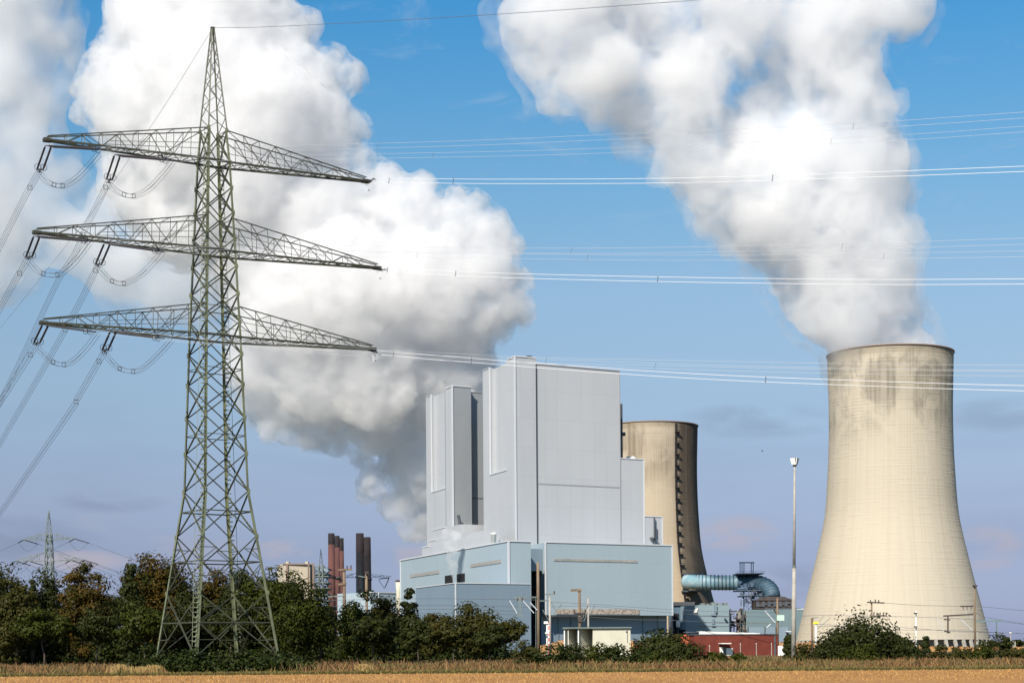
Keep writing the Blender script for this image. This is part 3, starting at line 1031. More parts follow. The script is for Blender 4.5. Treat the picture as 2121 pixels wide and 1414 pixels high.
# turbine hall, right part ---------------------------------------------------------
tH = 8.0
s2, s3 = S_of(1129, 1123, tH), S_of(1392.3, 1130, tH)
h3 = Z_at(1129, 1123, s2, tH)
zb = Z_at(1270, 1273.5, S_of(1270, 1273.5, tH), tH)
hr = thing('turbine_hall', 'wide pale blue hall front with a pebbly band low down and a dark recessed foot', 'industrial hall', base_at(s2, tH))
one('wall', MT['blue'], hr, s2, s3, tH, tH + 48, zb, h3)
one('plinth', MT['blue_low'], hr, s2 + 0.2, s3 - 0.2, tH + 5.5, tH + 47, 0, zb - 0.003)
tr = MB()
sbox(tr, s2 - 0.3, s3 + 0.3, tH - 0.3, tH + 0.25, h3 + 0.003, h3 + 0.5)
sbox(tr, s2 - 0.3, s2 + 0.45, tH - 0.3, tH - 0.003, zb, h3 - 0.003)
sbox(tr, s3 - 0.3, s3 + 0.2, tH - 0.25, tH - 0.003, zb, h3 - 0.003)
tr.build('roof_trim', MT['trim'], hr)
sa, sb = S_of(1147, 1158.5, tH), S_of(1320, 1164, tH)
za = Z_at(1147, 1158.5, sa, tH)
one('window_band', MT['glassband'], hr, sa, sb, tH - 0.2, tH - 0.004, za - 0.5, za + 0.5)
sa, sb = S_of(1152, 1266, tH), S_of(1324, 1266, tH)
za = Z_at(1152, 1266, sa, tH)
one('pebble_band', MT['pebble'], hr, sa, sb, tH - 0.25, tH - 0.004, za - 1.0, za + 1.1)
for px in (1166, 1192, 1342, 1373):
    s_ = S_of(px, 1290, tH)
    one('downpipe', MT['far_steel'], hr, s_, s_ + 0.22, tH + 5.2, tH + 5.45, 0, zb - 0.004)
# link between the two halls ---------------------------------------------------------
tK = tH + 3
h4 = Z_at(1110, 1136, S_of(1110, 1136, tK), tK)
z4 = Z_at(1115, 1182, S_of(1115, 1182, tK), tK)
lk = thing('link_block', 'grey link block in the narrow gap between the two pale blue halls', 'industrial hall', base_at(sR + 0.2, tK))
one('wall', MT['blue_low'], lk, sR + 0.2, s2 - 0.2, tK, tK + 30, z4, h4)
one('gateway', MT['void'], lk, sR + 0.2, s2 - 0.2, tK + 8, tK + 29, 0, z4 - 0.004)

# boiler houses -------------------------------------------------------------------
def boiler(label, tS, px_s0, px_s1, py_c, px_l1, px_l2, dims, front_mat, side_mat, proud, blocks, full):
    """stair tower corner at front t=tS; blocks: (right px, top py at the left end) of the stepped front"""
    s0, s1 = S_of(px_s0, py_c, tS), S_of(px_s1, py_c, tS)
    zt = Z_at(px_s0, py_c, s0, tS)
    root = thing('boiler_house', label, 'boiler house', base_at(s0, tS))
    t1 = T_of(px_l1, py_c, s0)
    # stair tower
    one('stair_tower', front_mat, root, s0, s1, tS, t1 + 2, 0, zt)
    one('stair_tower_side', MT['clad'], root, s0 - 0.25, s0 - 0.004, tS + 0.6, t1, 0, zt - 0.4)
    tr = MB()
    sbox(tr, s0 - 0.35, s0 + 0.25, tS - 0.35, tS + 0.55, 0, zt + 0.4)
    sbox(tr, s0 + 0.255, s1 + 0.1, tS - 0.3, tS + 0.2, zt + 0.003, zt + 0.45)
    sbox(tr, s0 - 0.3, s0 + 0.2, tS + 0.56, t1, zt + 0.003, zt + 0.45)
    tr.build('corner_trim', MT['trim'], root)
    # tall flank behind it with a recessed field
    sp, sf = s0 + 1.2, s0 + 3.6
    zf = Z_at(px_l2 + dims[0], dims[1], sp, T_of(px_l2 + dims[0], dims[1], sp))
    tp, te = T_of(px_l2 + dims[0], dims[1], sp), T_of(px_l2, dims[1], sp)
    zl = Z_at(px_l2 + dims[0], dims[2], sp, tp)
    one('flank_wall', MT['clad'], root, sf, s1 + 6, t1 + 2.02, te, 0, zf)
    one('pilaster', MT['clad'], root, sp, sf - 0.005, tp, te, zl + 0.005, zf + 0.2)
    one('lower_flank', MT['clad'], root, sp, sf - 0.005, t1 + 2.05, te, 0, zl)
    tr = MB()
    sbox(tr, sp - 0.25, sp + 0.5, tp - 0.35, tp - 0.005, zl, zf + 0.35)
    sbox(tr, sp - 0.25, sp + 0.6, t1 + 2.1, tp - 0.36, zl + 0.006, zl + 0.45)
    sbox(tr, sp - 0.25, sp + 0.6, tp, te, zf + 0.206, zf + 0.5)
    tr.build('flank_trim', MT['trim'], root)
    # stepped front
    tF = tS + proud
    sl = s1 + 0.02
    for i, (px, pxl, py) in enumerate(blocks):
        sr = S_of(px, py, tF)
        z = Z_at(pxl, py, S_of(pxl, py, tF), tF)
        dep = (58, 50, 40)[i]
        one('front_wall', side_mat, root, sl, sr, tF, tF + dep, 0, z)
        tr = MB()
        sbox(tr, sl, sr + 0.2, tF - 0.25, tF + 0.2, z + 0.003, z + 0.4)
        sbox(tr, sr - 0.3, sr + 0.2, tF - 0.2, tF - 0.003, 20, z - 0.003)
        tr.build('roof_trim', MT['groove' if i == 0 else 'trim'], root)
        if i == 0:
            srt = sr
        sl = sr + 0.01
    one('joint', MT['joint'], root, s1 + 0.03, s1 + 0.75, tF - 0.35, tF - 0.006, 0, zt - 3)
    gy = dims[3]
    sg0, zg = S_of(px_s1 + 3, gy, tF), Z_at(px_s1 + 3, gy, S_of(px_s1 + 3, gy, tF), tF)
    one('joint', MT['groove' if full else 'joint'], root, s1 + 0.8, srt - 0.4, tF - 0.12, tF - 0.005, zg - 0.25, zg + 0.25)
    return root, s0, s1, tS, zt, srt, tF


TB = 28.0
bB, sb0, sb1, tb0, zB, srB, tFB = boiler('tallest pale grey boiler house with a stair tower and a stepped right edge', TB, 1066.5, 1109.3, 738.5, 1051, 999.5,
                                         (14, 763, 984, 1001), MT['clad'], MT['clad'], 0.8, [(1283, 1112, 754.5), (1333.5, 1286, 949.5), (1372, 1338, 1069.5)], True)
ka, va = ray(937, 799.5)
YA = (zB - CAMH) / va
det = E1.x * E2.y - E1.y * E2.x
dx_, dy_ = ka * YA - C0.x, YA - C0.y
TA = (E1.x * dy_ - E1.y * dx_) / det
bA = boiler('second pale grey boiler house farther left, its stair tower front dark and glossy', TA, 937, 975.5, 799.5, 923.5, 882,
            (10.5, 819, 1020, 1031), MT['clad_dark'], MT['clad_deep'], 4.0, [(1040, 979, 812.5)], False)
# small fittings on the tallest boiler house
zt2 = Z_at(1350, 1078, S_of(1350, 1078, tFB), tFB)
m = MB()
sq = S_of(1353.5, 1100, tFB)
m.tube([(*bp(sq, tFB - 1), zt2 - 13), (*bp(sq, tFB - 1), zt2 + 1.5)], 0.35, 8)
m.box((*bp(sq - 0.6, tFB - 1.2), zt2 - 7.5), (3.0, 1.6, 0.5), AR)
m.box((*bp(sq + 0.8, tFB - 1.0), zt2 - 4.5), (0.4, 0.5, 4.5), AR)
m.build('exhaust_pipe', MT['dark_steel'], bB)
m = MB()
sd0, sd1 = S_of(1279, 900, tFB + 26), S_of(1289.8, 900, tFB + 26)
zz0, zz1 = Z_at(1287, 950, sd1, tFB + 26), Z_at(1287, 836, sd1, tFB + 26)
sbox(m, sd0, sd1, tFB + 26, tFB + 40, zz0 - 12, zz1)
m.box((*bp(sd1, tFB + 26), zz0 + (zz1 - zz0) * 0.45), (2.0, 1.5, 1.6), AR)
m.build('flue_shaft', MT['dark_steel'], bB)
m = MB()
for px in (1302, 1311):
    p = bp(S_of(px, 947, tFB + 8), tFB + 8)
    m.lathe((*p, Z_at(px, 950, S_of(px, 950, tFB), tFB)), [(1.3, 0), (1.3, 1.2), (0.9, 1.9), (0.2, 2.2)], 12)
m.build('roof_vent', MT['trim'], bB)
m = MB()
p = bp(S_of(1096, 735, TB + 4), TB + 4)
m.box((*p, zB + 1.4), (2.2, 1.2, 0.5), AR)
m.bar((*p, zB), (*p, zB + 1.2), 0.3)
m.build('roof_beacon', MT['dark_steel'], bB)
# grey penthouse on the hall roof, in front of the second boiler house
ph = thing('penthouse', 'low light grey stepped penthouse on the turbine hall roof below the boiler houses', 'rooftop building', base_at(3, 20))
ta = T_of(1027, 1112, 3)
for i, (px, py) in enumerate(((874.5, 1134), (887.5, 1121), (924, 1092))):
    tb = T_of(px, py, 3 + i * 1.5)
    z = Z_at(px, py, 3 + i * 1.5, tb)
    if i == 2:
        tb2 = T_of(895, 1098, 3 + i * 1.5)
        one('wall', MT['clad'], ph, 3 + i * 1.5, 26, T_of(955, 1100, 6), tb2, h1 + 0.1, z)
        one('roof_trim', MT['trim'], ph, 2.8 + i * 1.5, 3.4 + i * 1.5, tb, tb2, z + 0.004, z + 0.5)
    else:
        one('wall', MT['clad'], ph, 3 + i * 1.5, 4.4 + i * 1.5 if i == 0 else 5.9, ta if i else ta + 6, tb, h1 + 0.1, z)
        one('roof_trim', MT['trim'], ph, 2.8 + i * 1.5, 3.4 + i * 1.5, tb - 12, tb, z + 0.004, z + 0.45)
pv = bp(-0.6, T_of(1023, 1118, -0.6))
zv = Z_at(1023, 1124, -0.6, T_of(1023, 1118, -0.6))
MB().lathe((bp(1.2, T_of(1023, 1118, 1.2))[0], bp(1.2, T_of(1023, 1118, 1.2))[1], h1 + 0.6), [(1.0, 0), (1.0, 3.4), (1.25, 3.5), (1.25, 4.1), (0.3, 4.3)], 14).build('vent_pipe', MT['white'], ph, True)
m = MB()
pm = bp(S_of(952, 1095, TA - 3), TA - 3)
zm = Z_at(952, 1098, S_of(952, 1095, TA - 3), TA - 3)
m.tube([(*pm, zm - 5), (*pm, zm + 4), (pm[0] - 0.6, pm[1], zm + 7)], 0.7, 8)
m.build('vent_pipe', MT['dark_steel'], ph)

# ------------------------------------------------------------------ cooling towers
def tower_mat(dark=False):
    m = bpy.data.materials.new('stained_shell_concrete')
    m.use_nodes = True
    t = NT(m.node_tree)
    bs = m.node_tree.nodes['Principled BSDF']
    uv = t.n('ShaderNodeUVMap', uv_map='UVMap').outputs[0]
    sp = t.n('ShaderNodeSeparateXYZ', ins={0: uv})
    u, v = sp.outputs[0], sp.outputs[1]                  # u: share of the way round, v: share of the height
    oi = t.n('ShaderNodeObjectInfo')
    c = t.n('ShaderNodeCombineXYZ', ins={0: t.math('MULTIPLY', u, 60.0), 1: t.math('MULTIPLY', v, 14.0), 2: t.math('MULTIPLY', oi.outputs['Random'], 30.0)}).outputs[0]
    streak = t.noise(t.mapping(c, (2.2, 0.10, 1)), 1.0, 4, 0.6)
    blot = t.noise(t.mapping(c, (0.20, 0.42, 1)), 1.0, 4, 0.6, 0.4)
    fu = t.math('FRACT', t.math('MULTIPLY', u, 120.0))
    fv = t.math('FRACT', t.math('MULTIPLY', v, 92.0))
    cu = t.math('FLOOR', t.math('MULTIPLY', u, 120.0))
    cv = t.math('FLOOR', t.math('MULTIPLY', v, 92.0))
    ln = lambda f, w_: t.math('MAXIMUM', t.smooth(f, 0.0, w_, 1.0, 0.0), t.smooth(f, 1 - w_, 1.0, 0.0, 1.0))
    wl = t.n('ShaderNodeTexWhiteNoise', noise_dimensions='2D', ins={0: t.n('ShaderNodeCombineXYZ', ins={0: cu, 1: t.math('FLOOR', t.math('MULTIPLY', v, 9.0))}).outputs[0]}).outputs[0]
    wr = t.n('ShaderNodeTexWhiteNoise', noise_dimensions='2D', ins={0: t.n('ShaderNodeCombineXYZ', ins={0: t.math('FLOOR', t.math('MULTIPLY', u, 24.0)), 1: cv}).outputs[0]}).outputs[0]
    lines = t.math('MAXIMUM', t.math('MULTIPLY', ln(fu, 0.13), t.smooth(wl, 0.25, 0.9)), t.math('MULTIPLY', ln(fv, 0.2), t.smooth(wr, 0.3, 0.9)))
    upper = t.smooth(v, 0.62, 0.86)
    base = t.mix(t.smooth(streak, 0.35, 0.7), (0.435, 0.39, 0.312), (0.415, 0.366, 0.286))
    base = t.mix(t.math('MULTIPLY', lines, t.math('ADD', 0.03, t.math('MULTIPLY', upper, 0.40))), base, (0.22, 0.185, 0.14))
    st = t.math('MULTIPLY', upper, t.smooth(blot, 0.42, 0.62))
    st = t.math('MULTIPLY', st, t.math('ADD', 0.55, t.math('MULTIPLY', t.smooth(streak, 0.3, 0.7), 0.5)))
    gu = t.math('SUBTRACT', u, 0.895)
    gv = t.math('SUBTRACT', v, 0.88)
    g = t.math('ADD', t.math('MULTIPLY', t.math('MULTIPLY', gu, gu), 42.0), t.math('MULTIPLY', t.math('MULTIPLY', gv, gv), 75.0))
    g = t.math('MULTIPLY', t.smooth(g, 0.0, 1.0, 1.0, 0.0), t.math('ADD', 0.3, t.math('MULTIPLY', t.smooth(blot, 0.25, 0.65), 0.45)))
    st = t.math('MAXIMUM', st, t.math('MULTIPLY', g, t.math('ADD', 0.55, t.math('MULTIPLY', lines, 0.6))))
    base = t.mix(t.math('MULTIPLY', st, 0.66), base, (0.085, 0.074, 0.062))
    base = t.mix(t.math('MULTIPLY', t.smooth(v, 0.965, 0.99), 0.45), base, (0.16, 0.125, 0.085))
    if dark:                                             # weather side: brown algae and soot beyond the stair, worn thin lower down
        sd = t.math('MULTIPLY', t.smooth(u, 0.945, 0.985), t.smooth(streak, 0.1, 0.75, 0.8, 1.0))
        sd = t.math('MULTIPLY', sd, t.smooth(v, 0.0, 0.8, 0.7, 1.0))
        base = t.mix(t.smooth(v, 0.1, 1.3), t.mix(0.5, base, (0.33, 0.225, 0.125)), base)
        base = t.mix(sd, base, (0.075, 0.058, 0.045))
    t.t.links.new(base, bs.inputs['Base Color'])
    bs.inputs['Roughness'].default_value = 0.9
    bs.inputs['Specular IOR Level'].default_value = 0.15
    bp_ = t.n('ShaderNodeBump', ins={'Height': lines, 'Strength': 0.25, 'Distance': 0.3})
    bp_.invert = True
    t.t.links.new(bp_.outputs[0], bs.inputs['Normal'])
    return m


TOWER, TOWER_DARK = tower_mat(), tower_mat(True)
TD = 800.0
PROF = [(1325, 196.5), (1320, 195), (1285, 186.5), (1250, 178), (1225, 171.5), (1200, 165.2), (1175, 159.2), (1150, 153.3), (1125, 147.4), (1100, 141.8), (1075, 137.0), (1050, 133.8),
        (1025, 131.8), (1000, 130.4), (975, 128.8), (950, 127.5), (925, 126.6), (900, 126.0), (875, 125.7), (850, 125.6), (825, 125.9), (800, 126.6), (775, 127.2), (755, 127.7), (736, 128.2)]


def cooling_tower(label, px, Y, rot, shell_mat):
    b = P(px, 1338, Y)
    k = TD / F
    g = 1340 + (1848 - CX) * -ROLL
    root = thing('cooling_tower', label, 'cooling tower', (b.x, Y, 0))
    prof = [(r * k, CAMH + (g - py) * k) for py, r in PROF]
    out, N = [], 144
    zs = np.linspace(prof[0][1], prof[-1][1], 56)
    rr = np.interp(zs, [p[1] for p in prof], [p[0] for p in prof])
    rr[1:-1] = (rr[:-2] + rr[1:-1] * 2 + rr[2:]) / 4
    rows = [(r, z) for r, z in zip(rr, zs)]
    H = zs[-1]
    m = MB()
    m.lathe((b.x, Y, 0), rows, N, False)
    o = m.build('shell', shell_mat, root, True)
    uvl = o.data.uv_layers.new(name='UVMap')
    uv = np.zeros((len(o.data.loops), 2), dtype=np.float32)
    i = 0
    for q in range(len(rows) - 1):
        v0, v1 = (rows[q][1] - zs[0]) / (H - zs[0]), (rows[q + 1][1] - zs[0]) / (H - zs[0])
        for a in range(N):
            u0, u1 = (a / N + rot) , ((a + 1) / N + rot)
            uv[i:i + 4] = ((u0, v0), (u1, v0), (u1, v1), (u0, v1))
            i += 4
    uvl.data.foreach_set('uv', uv.ravel())
    m = MB()
    R0 = rr[-1]
    m.lathe((b.x, Y, 0), [(R0 + 0.02, H - 0.0), (R0 + 0.45, H + 0.05), (R0 + 0.45, H + 0.6), (R0 - 1.0, H + 0.62), (R0 - 1.0, H - 2), (rr[40] - 0.9, zs[40])], N, False)
    m.build('rim', MT['beige_dark'], root, True)
    m = MB()
    m.lathe((b.x, Y, 0), [(rr[0] - 0.02, zs[0]), (rr[0] - 0.9, zs[0] - 0.02), (rr[5] - 0.8, zs[5])], N, False)
    m.build('lower_edge', MT['concrete'], root)
    rb = rr[0]
    cols = 56
    for c in range(cols):
        a = 2 * math.pi * c / cols
        if math.sin(a) > 0.25:
            continue
        m = MB()
        d = Vector((math.cos(a), math.sin(a), 0))
        p = Vector((b.x, Y, 0))
        m.bar(p + d * (rb + 0.9), p + d * (rb - 0.3) + UP * (zs[0] + 0.2), 1.1, 1.3, up=d.cross(UP))
        m.build('column', MT['concrete'], root)
    m = MB()
    m.lathe((b.x, Y, 0), [(rb - 4.2, -0.1), (rb - 4.2, zs[0] - 0.05), (rb - 4.8, zs[0] - 0.05), (rb - 4.8, -0.1)], 96, False)
    m.build('basin_wall', MT['concrete'], root)
    return root, rows, b


ct1, rows1, b1 = cooling_tower('large cream concrete cooling tower with a stained rim, standing free', 1848, TD, 0.10, TOWER)
ct2, rows2, b2 = cooling_tower('browner cooling tower with a zigzag stair up its shell, partly behind the boiler house', 1351, TD / 0.757, 0.135, TOWER_DARK)
# stair up the second tower
def on_shell(rows, b, ang, z, extra=0.0):
    r = float(np.interp(z, [q[1] for q in rows], [q[0] for q in rows])) + extra
    return Vector((b.x + r * math.sin(ang), b.y - r * math.cos(ang), z))


sa_ = R(26)
Z2 = rows2[-1][1]
m = MB()
n = 40
for e in (-0.5, 0.5):
    m.tube([on_shell(rows2, b2, sa_ + e * 0.02, 6 + (Z2 - 6) * i / n, 0.9) for i in range(n + 1)], 0.22, 5)
z = 8.0
while z < Z2 - 1:
    m.bar(on_shell(rows2, b2, sa_ - 0.01, z, 0.9), on_shell(rows2, b2, sa_ + 0.01, z, 0.9), 0.15)
    z += 1.6
stair = m.build('stair', MT['stack_top'], ct2)
for i in range(19):
    z = 10 + (Z2 - 16) * i / 18
    m = MB()
    p = on_shell(rows2, b2, sa_ + 0.035, z, 1.2)
    m.box(p, (2.6, 2.2, 0.3), sa_)
    m.box(p + UP * 0.9 + Vector((math.sin(sa_), -math.cos(sa_), 0)) * 1.05, (2.6, 0.1, 0.25), sa_)
    m.bar(p + Vector((1.4, 0, 0)), on_shell(rows2, b2, sa_ + 0.05, z - 2.6, 0.1), 0.3)
    m.build('landing', MT['stack_top'], stair)
# concrete collar where the flue duct enters the second tower
MB().box(P(1436, 1188, 1026), (14, 10, 0.8)).build('duct_canopy', MT['dark_steel'], ct2)
MB().box(P(1428, 1224, 1026), (10, 8, 0.9)).build('duct_bracket', MT['dark_steel'], ct2)

# ------------------------------------------------------------------ the blue flue duct and its steelwork
FD = 1000.0
fd = thing('flue_duct', 'thick ribbed light blue flue duct leaving the farther cooling tower, bending down at its end', 'flue duct', P(1480, 1340, FD))
r0 = 15.2 * FD / F
path = [P(x, y, FD + dy) for x, y, dy in ((1421, 1204, 14), (1450, 1205, 6), (1490, 1206, 2), (1531, 1206, 0))]
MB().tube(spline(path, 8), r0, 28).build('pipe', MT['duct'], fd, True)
m = MB()
for i in range(16):
    f = i / 15
    c = spline(path, 21)[int(f * 62)]
    m.ring(c, Vector((1, -0.12, 0)), r0 + 0.1, 0.34, 28, 5)
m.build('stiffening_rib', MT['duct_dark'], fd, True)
el = [P(x, y, FD + dy) for x, y, dy in ((1531.5, 1206, 0), (1553, 1205.5, -2), (1571, 1207, -5), (1588, 1214, -9), (1597, 1224, -13), (1600, 1237, -16))]
els = spline(el, 8)
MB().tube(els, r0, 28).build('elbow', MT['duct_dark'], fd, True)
m = MB()
for i in range(2, len(els) - 1, 3):
    m.ring(els[i], (els[i + 1] - els[i - 1]).normalized(), r0 + 0.1, 0.34, 28, 5)
m.build('elbow_rib', MT['duct_dark'], fd, True)
hood = thing('filter_house', 'rust brown and black hood of plant under the bend of the blue duct', 'industrial plant', P(1600, 1340, FD - 14))
c = P(1601, 1250, FD - 16)
s_ = FD / F
m = MB()
m.hexa([(c.x - 40 * s_, c.y - 10, c.z + 1.5), (c.x + 40 * s_, c.y - 10, c.z + 1.5), (c.x + 40 * s_, c.y + 10, c.z + 1.5), (c.x - 40 * s_, c.y + 10, c.z + 1.5)],
       [(c.x - 21 * s_, c.y - 6, c.z + 4.0), (c.x + 19 * s_, c.y - 6, c.z + 4.0), (c.x + 19 * s_, c.y + 6, c.z + 4.0), (c.x - 21 * s_, c.y + 6, c.z + 4.0)])
m.build('hood', MT['hood'], hood)
m = MB()
m.box((c.x, c.y, c.z - 0.8), (78 * s_, 19, 4.4))
m.build('housing', MT['hood'], hood)
m = MB()
for i in range(7):
    x = c.x + (-36 + 11.5 * i) * s_
    m.box((x, c.y - 9.7, c.z - 0.3), (1.6, 0.6, 3.0))
    m.box((x + 1.5, c.y - 9.9, c.z - 1.2 + (i % 3) * 0.7), (1.4, 0.7, 0.8))
m.box((c.x + 4, c.y - 10.2, c.z - 3.1), (72 * s_, 1.0, 1.0))
m.bar((c.x - 38 * s_, c.y - 10, c.z + 2.6), (c.x + 38 * s_, c.y - 10, c.z + 2.6), 0.2)
rg = np.random.default_rng(21)
for i in range(46):                                     # the tangle of pipes, valves and cable trays under the duct
    a = P(rg.uniform(1533, 1598), rg.uniform(1222, 1247), FD - 13 + rg.uniform(-2, 8))
    L = rg.uniform(1.2, 4.5)
    ax = [Vector((L, 0, 0)), Vector((0, 0, -L)), Vector((L * .6, 1, -L * .5))][i % 3]
    mp = MB().bar(a, a + ax, rg.uniform(0.25, 0.6))
    if i % 4 == 0:
        mp.box(a, (rg.uniform(1, 2.2), 1.2, rg.uniform(0.8, 1.8)))
    mp.build('valve' if i % 4 == 0 else 'pipe', MT['dark_steel'], hood)
m.build('pipework', MT['dark_steel'], hood)
m = MB()
for dx in (-30, -10, 14, 33):
    m.bar((c.x + dx * s_, c.y, 0), (c.x + dx * s_, c.y, c.z - 3), 0.9)
m.build('support', MT['dark_steel'], hood)
tw = thing('steel_tower', 'blue steel support tower with a platform frame above the blue flue duct', 'steel tower', P(1550, 1340, FD - 6))
m = MB()
q = {}
for px in (1540, 1562):
    for dy in (-9, 7):
        for top, bot in (((px, 1225), (px + (3 if px < 1550 else -3), 1340)),):
            a, b_ = P(*top, FD + dy), P(*bot, FD + dy)
            b_.z = 0
            q[(px, dy)] = (a, b_)
            m.bar(a, b_, 0.7)
for dy in (-9, 7):
    (a, b_), (c_, d_) = q[(1540, dy)], q[(1562, dy)]
    for f0, f1 in ((0, .2), (.2, .4), (.4, .6), (.6, .8)):
        m.bar(a.lerp(b_, f0), c_.lerp(d_, f1), 0.35)
        m.bar(c_.lerp(d_, f0), a.lerp(b_, f1), 0.35)
        m.bar(a.lerp(b_, f1), c_.lerp(d_, f1), 0.35)
m.bar(P(1533, 1228, FD - 9), P(1546, 1250, FD - 9), 0.4)
m.build('trestle', MT['blue_steel'], tw)
m = MB()
for (y0, y1, x0, x1) in ((1188, 1186.5, 1527, 1583), (1223, 1221.5, 1527, 1586), (1234, 1233, 1536, 1592)):
    a, b_ = P(x0, y0, FD - 11), P(x1, y0, FD - 11)
    m.hexa([(a.x, FD - 11, a.z), (b_.x, FD - 11, a.z), (b_.x, FD + 9, a.z), (a.x, FD + 9, a.z)],
           [(a.x, FD - 11, a.z + 0.5), (b_.x, FD - 11, a.z + 0.5), (b_.x, FD + 9, a.z + 0.5), (a.x, FD + 9, a.z + 0.5)])
    for i in range(10):
        x = a.x + (b_.x - a.x) * i / 9
        m.bar((x, FD - 11, a.z), (x, FD - 11, a.z + 1.6), 0.14)
    m.bar((a.x, FD - 11, a.z + 1.6), (b_.x, FD - 11, a.z + 1.6), 0.14)
for i in range(5):
    p = P(1532 + i * 6, 1205 + (i * 37 % 13), FD - 10.5)
    m.box(p, (2.2, 1.6, 1.4 + (i % 3)))
m.tube([P(1528, 1219, FD - 11), P(1541, 1218, FD - 11), P(1545, 1212, FD - 11)], 0.5, 8)
m.build('platform', MT['blue_steel'], tw)
m = MB()
for px in (1533, 1537, 1541, 1556, 1560):
    m.bar(P(px, 1187, FD - 6), P(px, 1165, FD - 6), 0.42)
m.bar(P(1532, 1164.5, FD - 6), P(1561.5, 1164.5, FD - 6), 0.6)
m.bar(P(1532, 1164.5, FD + 2), P(1561.5, 1164.5, FD + 2), 0.6)
m.bar(P(1532, 1164.5, FD - 6), P(1532, 1164.5, FD + 2), 0.6)
m.bar(P(1561.5, 1164.5, FD - 6), P(1561.5, 1164.5, FD + 2), 0.6)
m.build('hoist_frame', MT['blue_steel'], tw)

# ------------------------------------------------------------------ lower plant right of the hall
def pbox(m, x0, x1, y0, y1, Y, dep, skew=0.0):
    """a block whose front shows between pixel columns x0..x1 and rows y0 (top)..y1 (bottom)"""
    a, b = P(x0, y0, Y), P(x1, y0, Y + skew)
    z0 = max(-0.3, P((x0 + x1) / 2, y1, Y).z)
    d = Vector((b.x - a.x, b.y - a.y, 0)).normalized()
    nrm = Vector((-d.y, d.x, 0)) * dep
    return m.hexa([(a.x, a.y, z0), (b.x, b.y, z0), (b.x + nrm.x, b.y + nrm.y, z0), (a.x + nrm.x, a.y + nrm.y, z0)],
                  [(a.x, a.y, a.z), (b.x, b.y, a.z), (b.x + nrm.x, b.y + nrm.y, a.z), (a.x + nrm.x, a.y + nrm.y, a.z)])


def blk(name, m_, parent, *a):
    return pbox(MB(), *a).build(name, m_, parent)


pump = thing('pump_house', 'grey blue sheet metal plant building with a slanted corner below the blue duct', 'industrial hall', P(1450, 1340, 860))
blk('wall', MT['teal_hall'], pump, 1446, 1510, 1252.5, 1342, 860, 30, 4)
blk('side_wall', MT['blue'], pump, 1420, 1445.7, 1262, 1342, 869, 20, -9)
m = MB()
a, b_, c_ = P(1426, 1271, 868), P(1446, 1258, 859.4), P(1444, 1268, 859.4)
m.add([a, b_, c_, a + Vector((0, 3, 0.2)), b_ + Vector((0, 3, 0.2)), c_ + Vector((0, 3, 0.2))], [(0, 2, 1), (3, 4, 5), (0, 1, 4, 3), (1, 2, 5, 4), (2, 0, 3, 5)])
m.build('canopy', MT['white'], pump)
m = MB()
for i, (x, w_, h_) in enumerate(((1452, 8, 4), (1463, 6, 3), (1474, 10, 6), (1487, 6, 4), (1499, 8, 5))):
    pbox(m, x, x + w_, 1252.5 - h_, 1253, 866, 8)
m.build('roof_plant', MT['far_steel'], pump)
for (x, y, w_, h_) in ((1480, 1252, 5, 16), (1474, 1269, 9, 5), (1476, 1280, 4, 12), (1474, 1293, 8, 3), (1502, 1277, 3, 3)):
    pbox(MB(), x, x + w_, y, y + h_, 861.0, 1.5, 0.3).build('wall_duct', MT['blue_low'], pump)
m = MB()
for y in (1275, 1288, 1296):
    pbox(m, 1446, 1510, y, y + 0.8, 859.9, 0.2, 4)
m.build('sheet_joint', MT['joint'], pump)
dk = thing('dark_shed', 'dark roofed lean-to between the pale blue hall and the plant building', 'shed', P(1410, 1340, 880))
blk('wall', MT['duct_dark'], dk, 1393, 1436, 1253, 1342, 885, 25)
blk('roof', MT['roofdark'], dk, 1391, 1439, 1246, 1253.2, 884, 27)
blk('doorway', MT['void'], dk, 1395, 1406, 1270, 1342, 884.5, 0.4)
blk('dark_base', MT['void'], dk, 1398, 1434, 1303, 1342, 878, 5)
tk = thing('storage_tank', 'small white upright tank before the dark lean-to', 'tank', P(1404, 1340, 850))
p = P(1404.5, 1298, 850)
MB().lathe(p, [(0.9, 0), (0.95, 0.2), (0.95, 2.6), (0.6, 3.0), (0.1, 3.1)], 14).build('vessel', MT['white'], tk, True)
MB().lathe((p.x, p.y, 0), [(0.25, 0), (0.25, p.z + 0.05)], 8).build('stand', MT['dark_steel'], tk)
sk = thing('pipe_rack', 'rusty cream pipe rack of valves between the plant building and the grey green hall', 'pipe rack', P(1528, 1340, 880))
rng = np.random.default_rng(5)
m = MB()
for i in range(15):
    x, y = rng.uniform(1512, 1548), rng.uniform(1264, 1275)
    m.bar(P(x, y, 880), P(x, 1342, 880), 0.5)
m.build('uprights', MT['concrete'], sk)
m = MB()
for i in range(34):
    x, y = rng.uniform(1511, 1545), rng.uniform(1262, 1305)
    a = P(x, y, 878)
    m.bar(a, a + Vector((rng.uniform(-3, 3), rng.uniform(-1, 1), rng.uniform(-1.5, 1.5))), 0.45)
    if i % 3 == 0:
        m.box(a, (1.6, 1.2, 1.3))
m.build('pipework', MT['hood'], sk)
gh = thing('workshop_hall', 'long low grey green hall behind the tall light mast', 'industrial hall', P(1600, 1340, 930))
blk('wall', MT['green_hall'], gh, 1541, 1668, 1262, 1344, 930, 30)
blk('wall', MT['blue_low'], gh, 1545, 1632, 1298, 1344, 922, 6)
m = MB()
for x in (1548, 1583, 1606):
    pbox(m, x, x + 1.5, 1296, 1344, 921, 1)
pbox(m, 1540, 1610, 1288, 1289.5, 921, 3)
m.build('posts', MT['far_steel'], gh)
m = MB()
pbox(m, 1651, 1666, 1259.8, 1262.4, 936, 9)
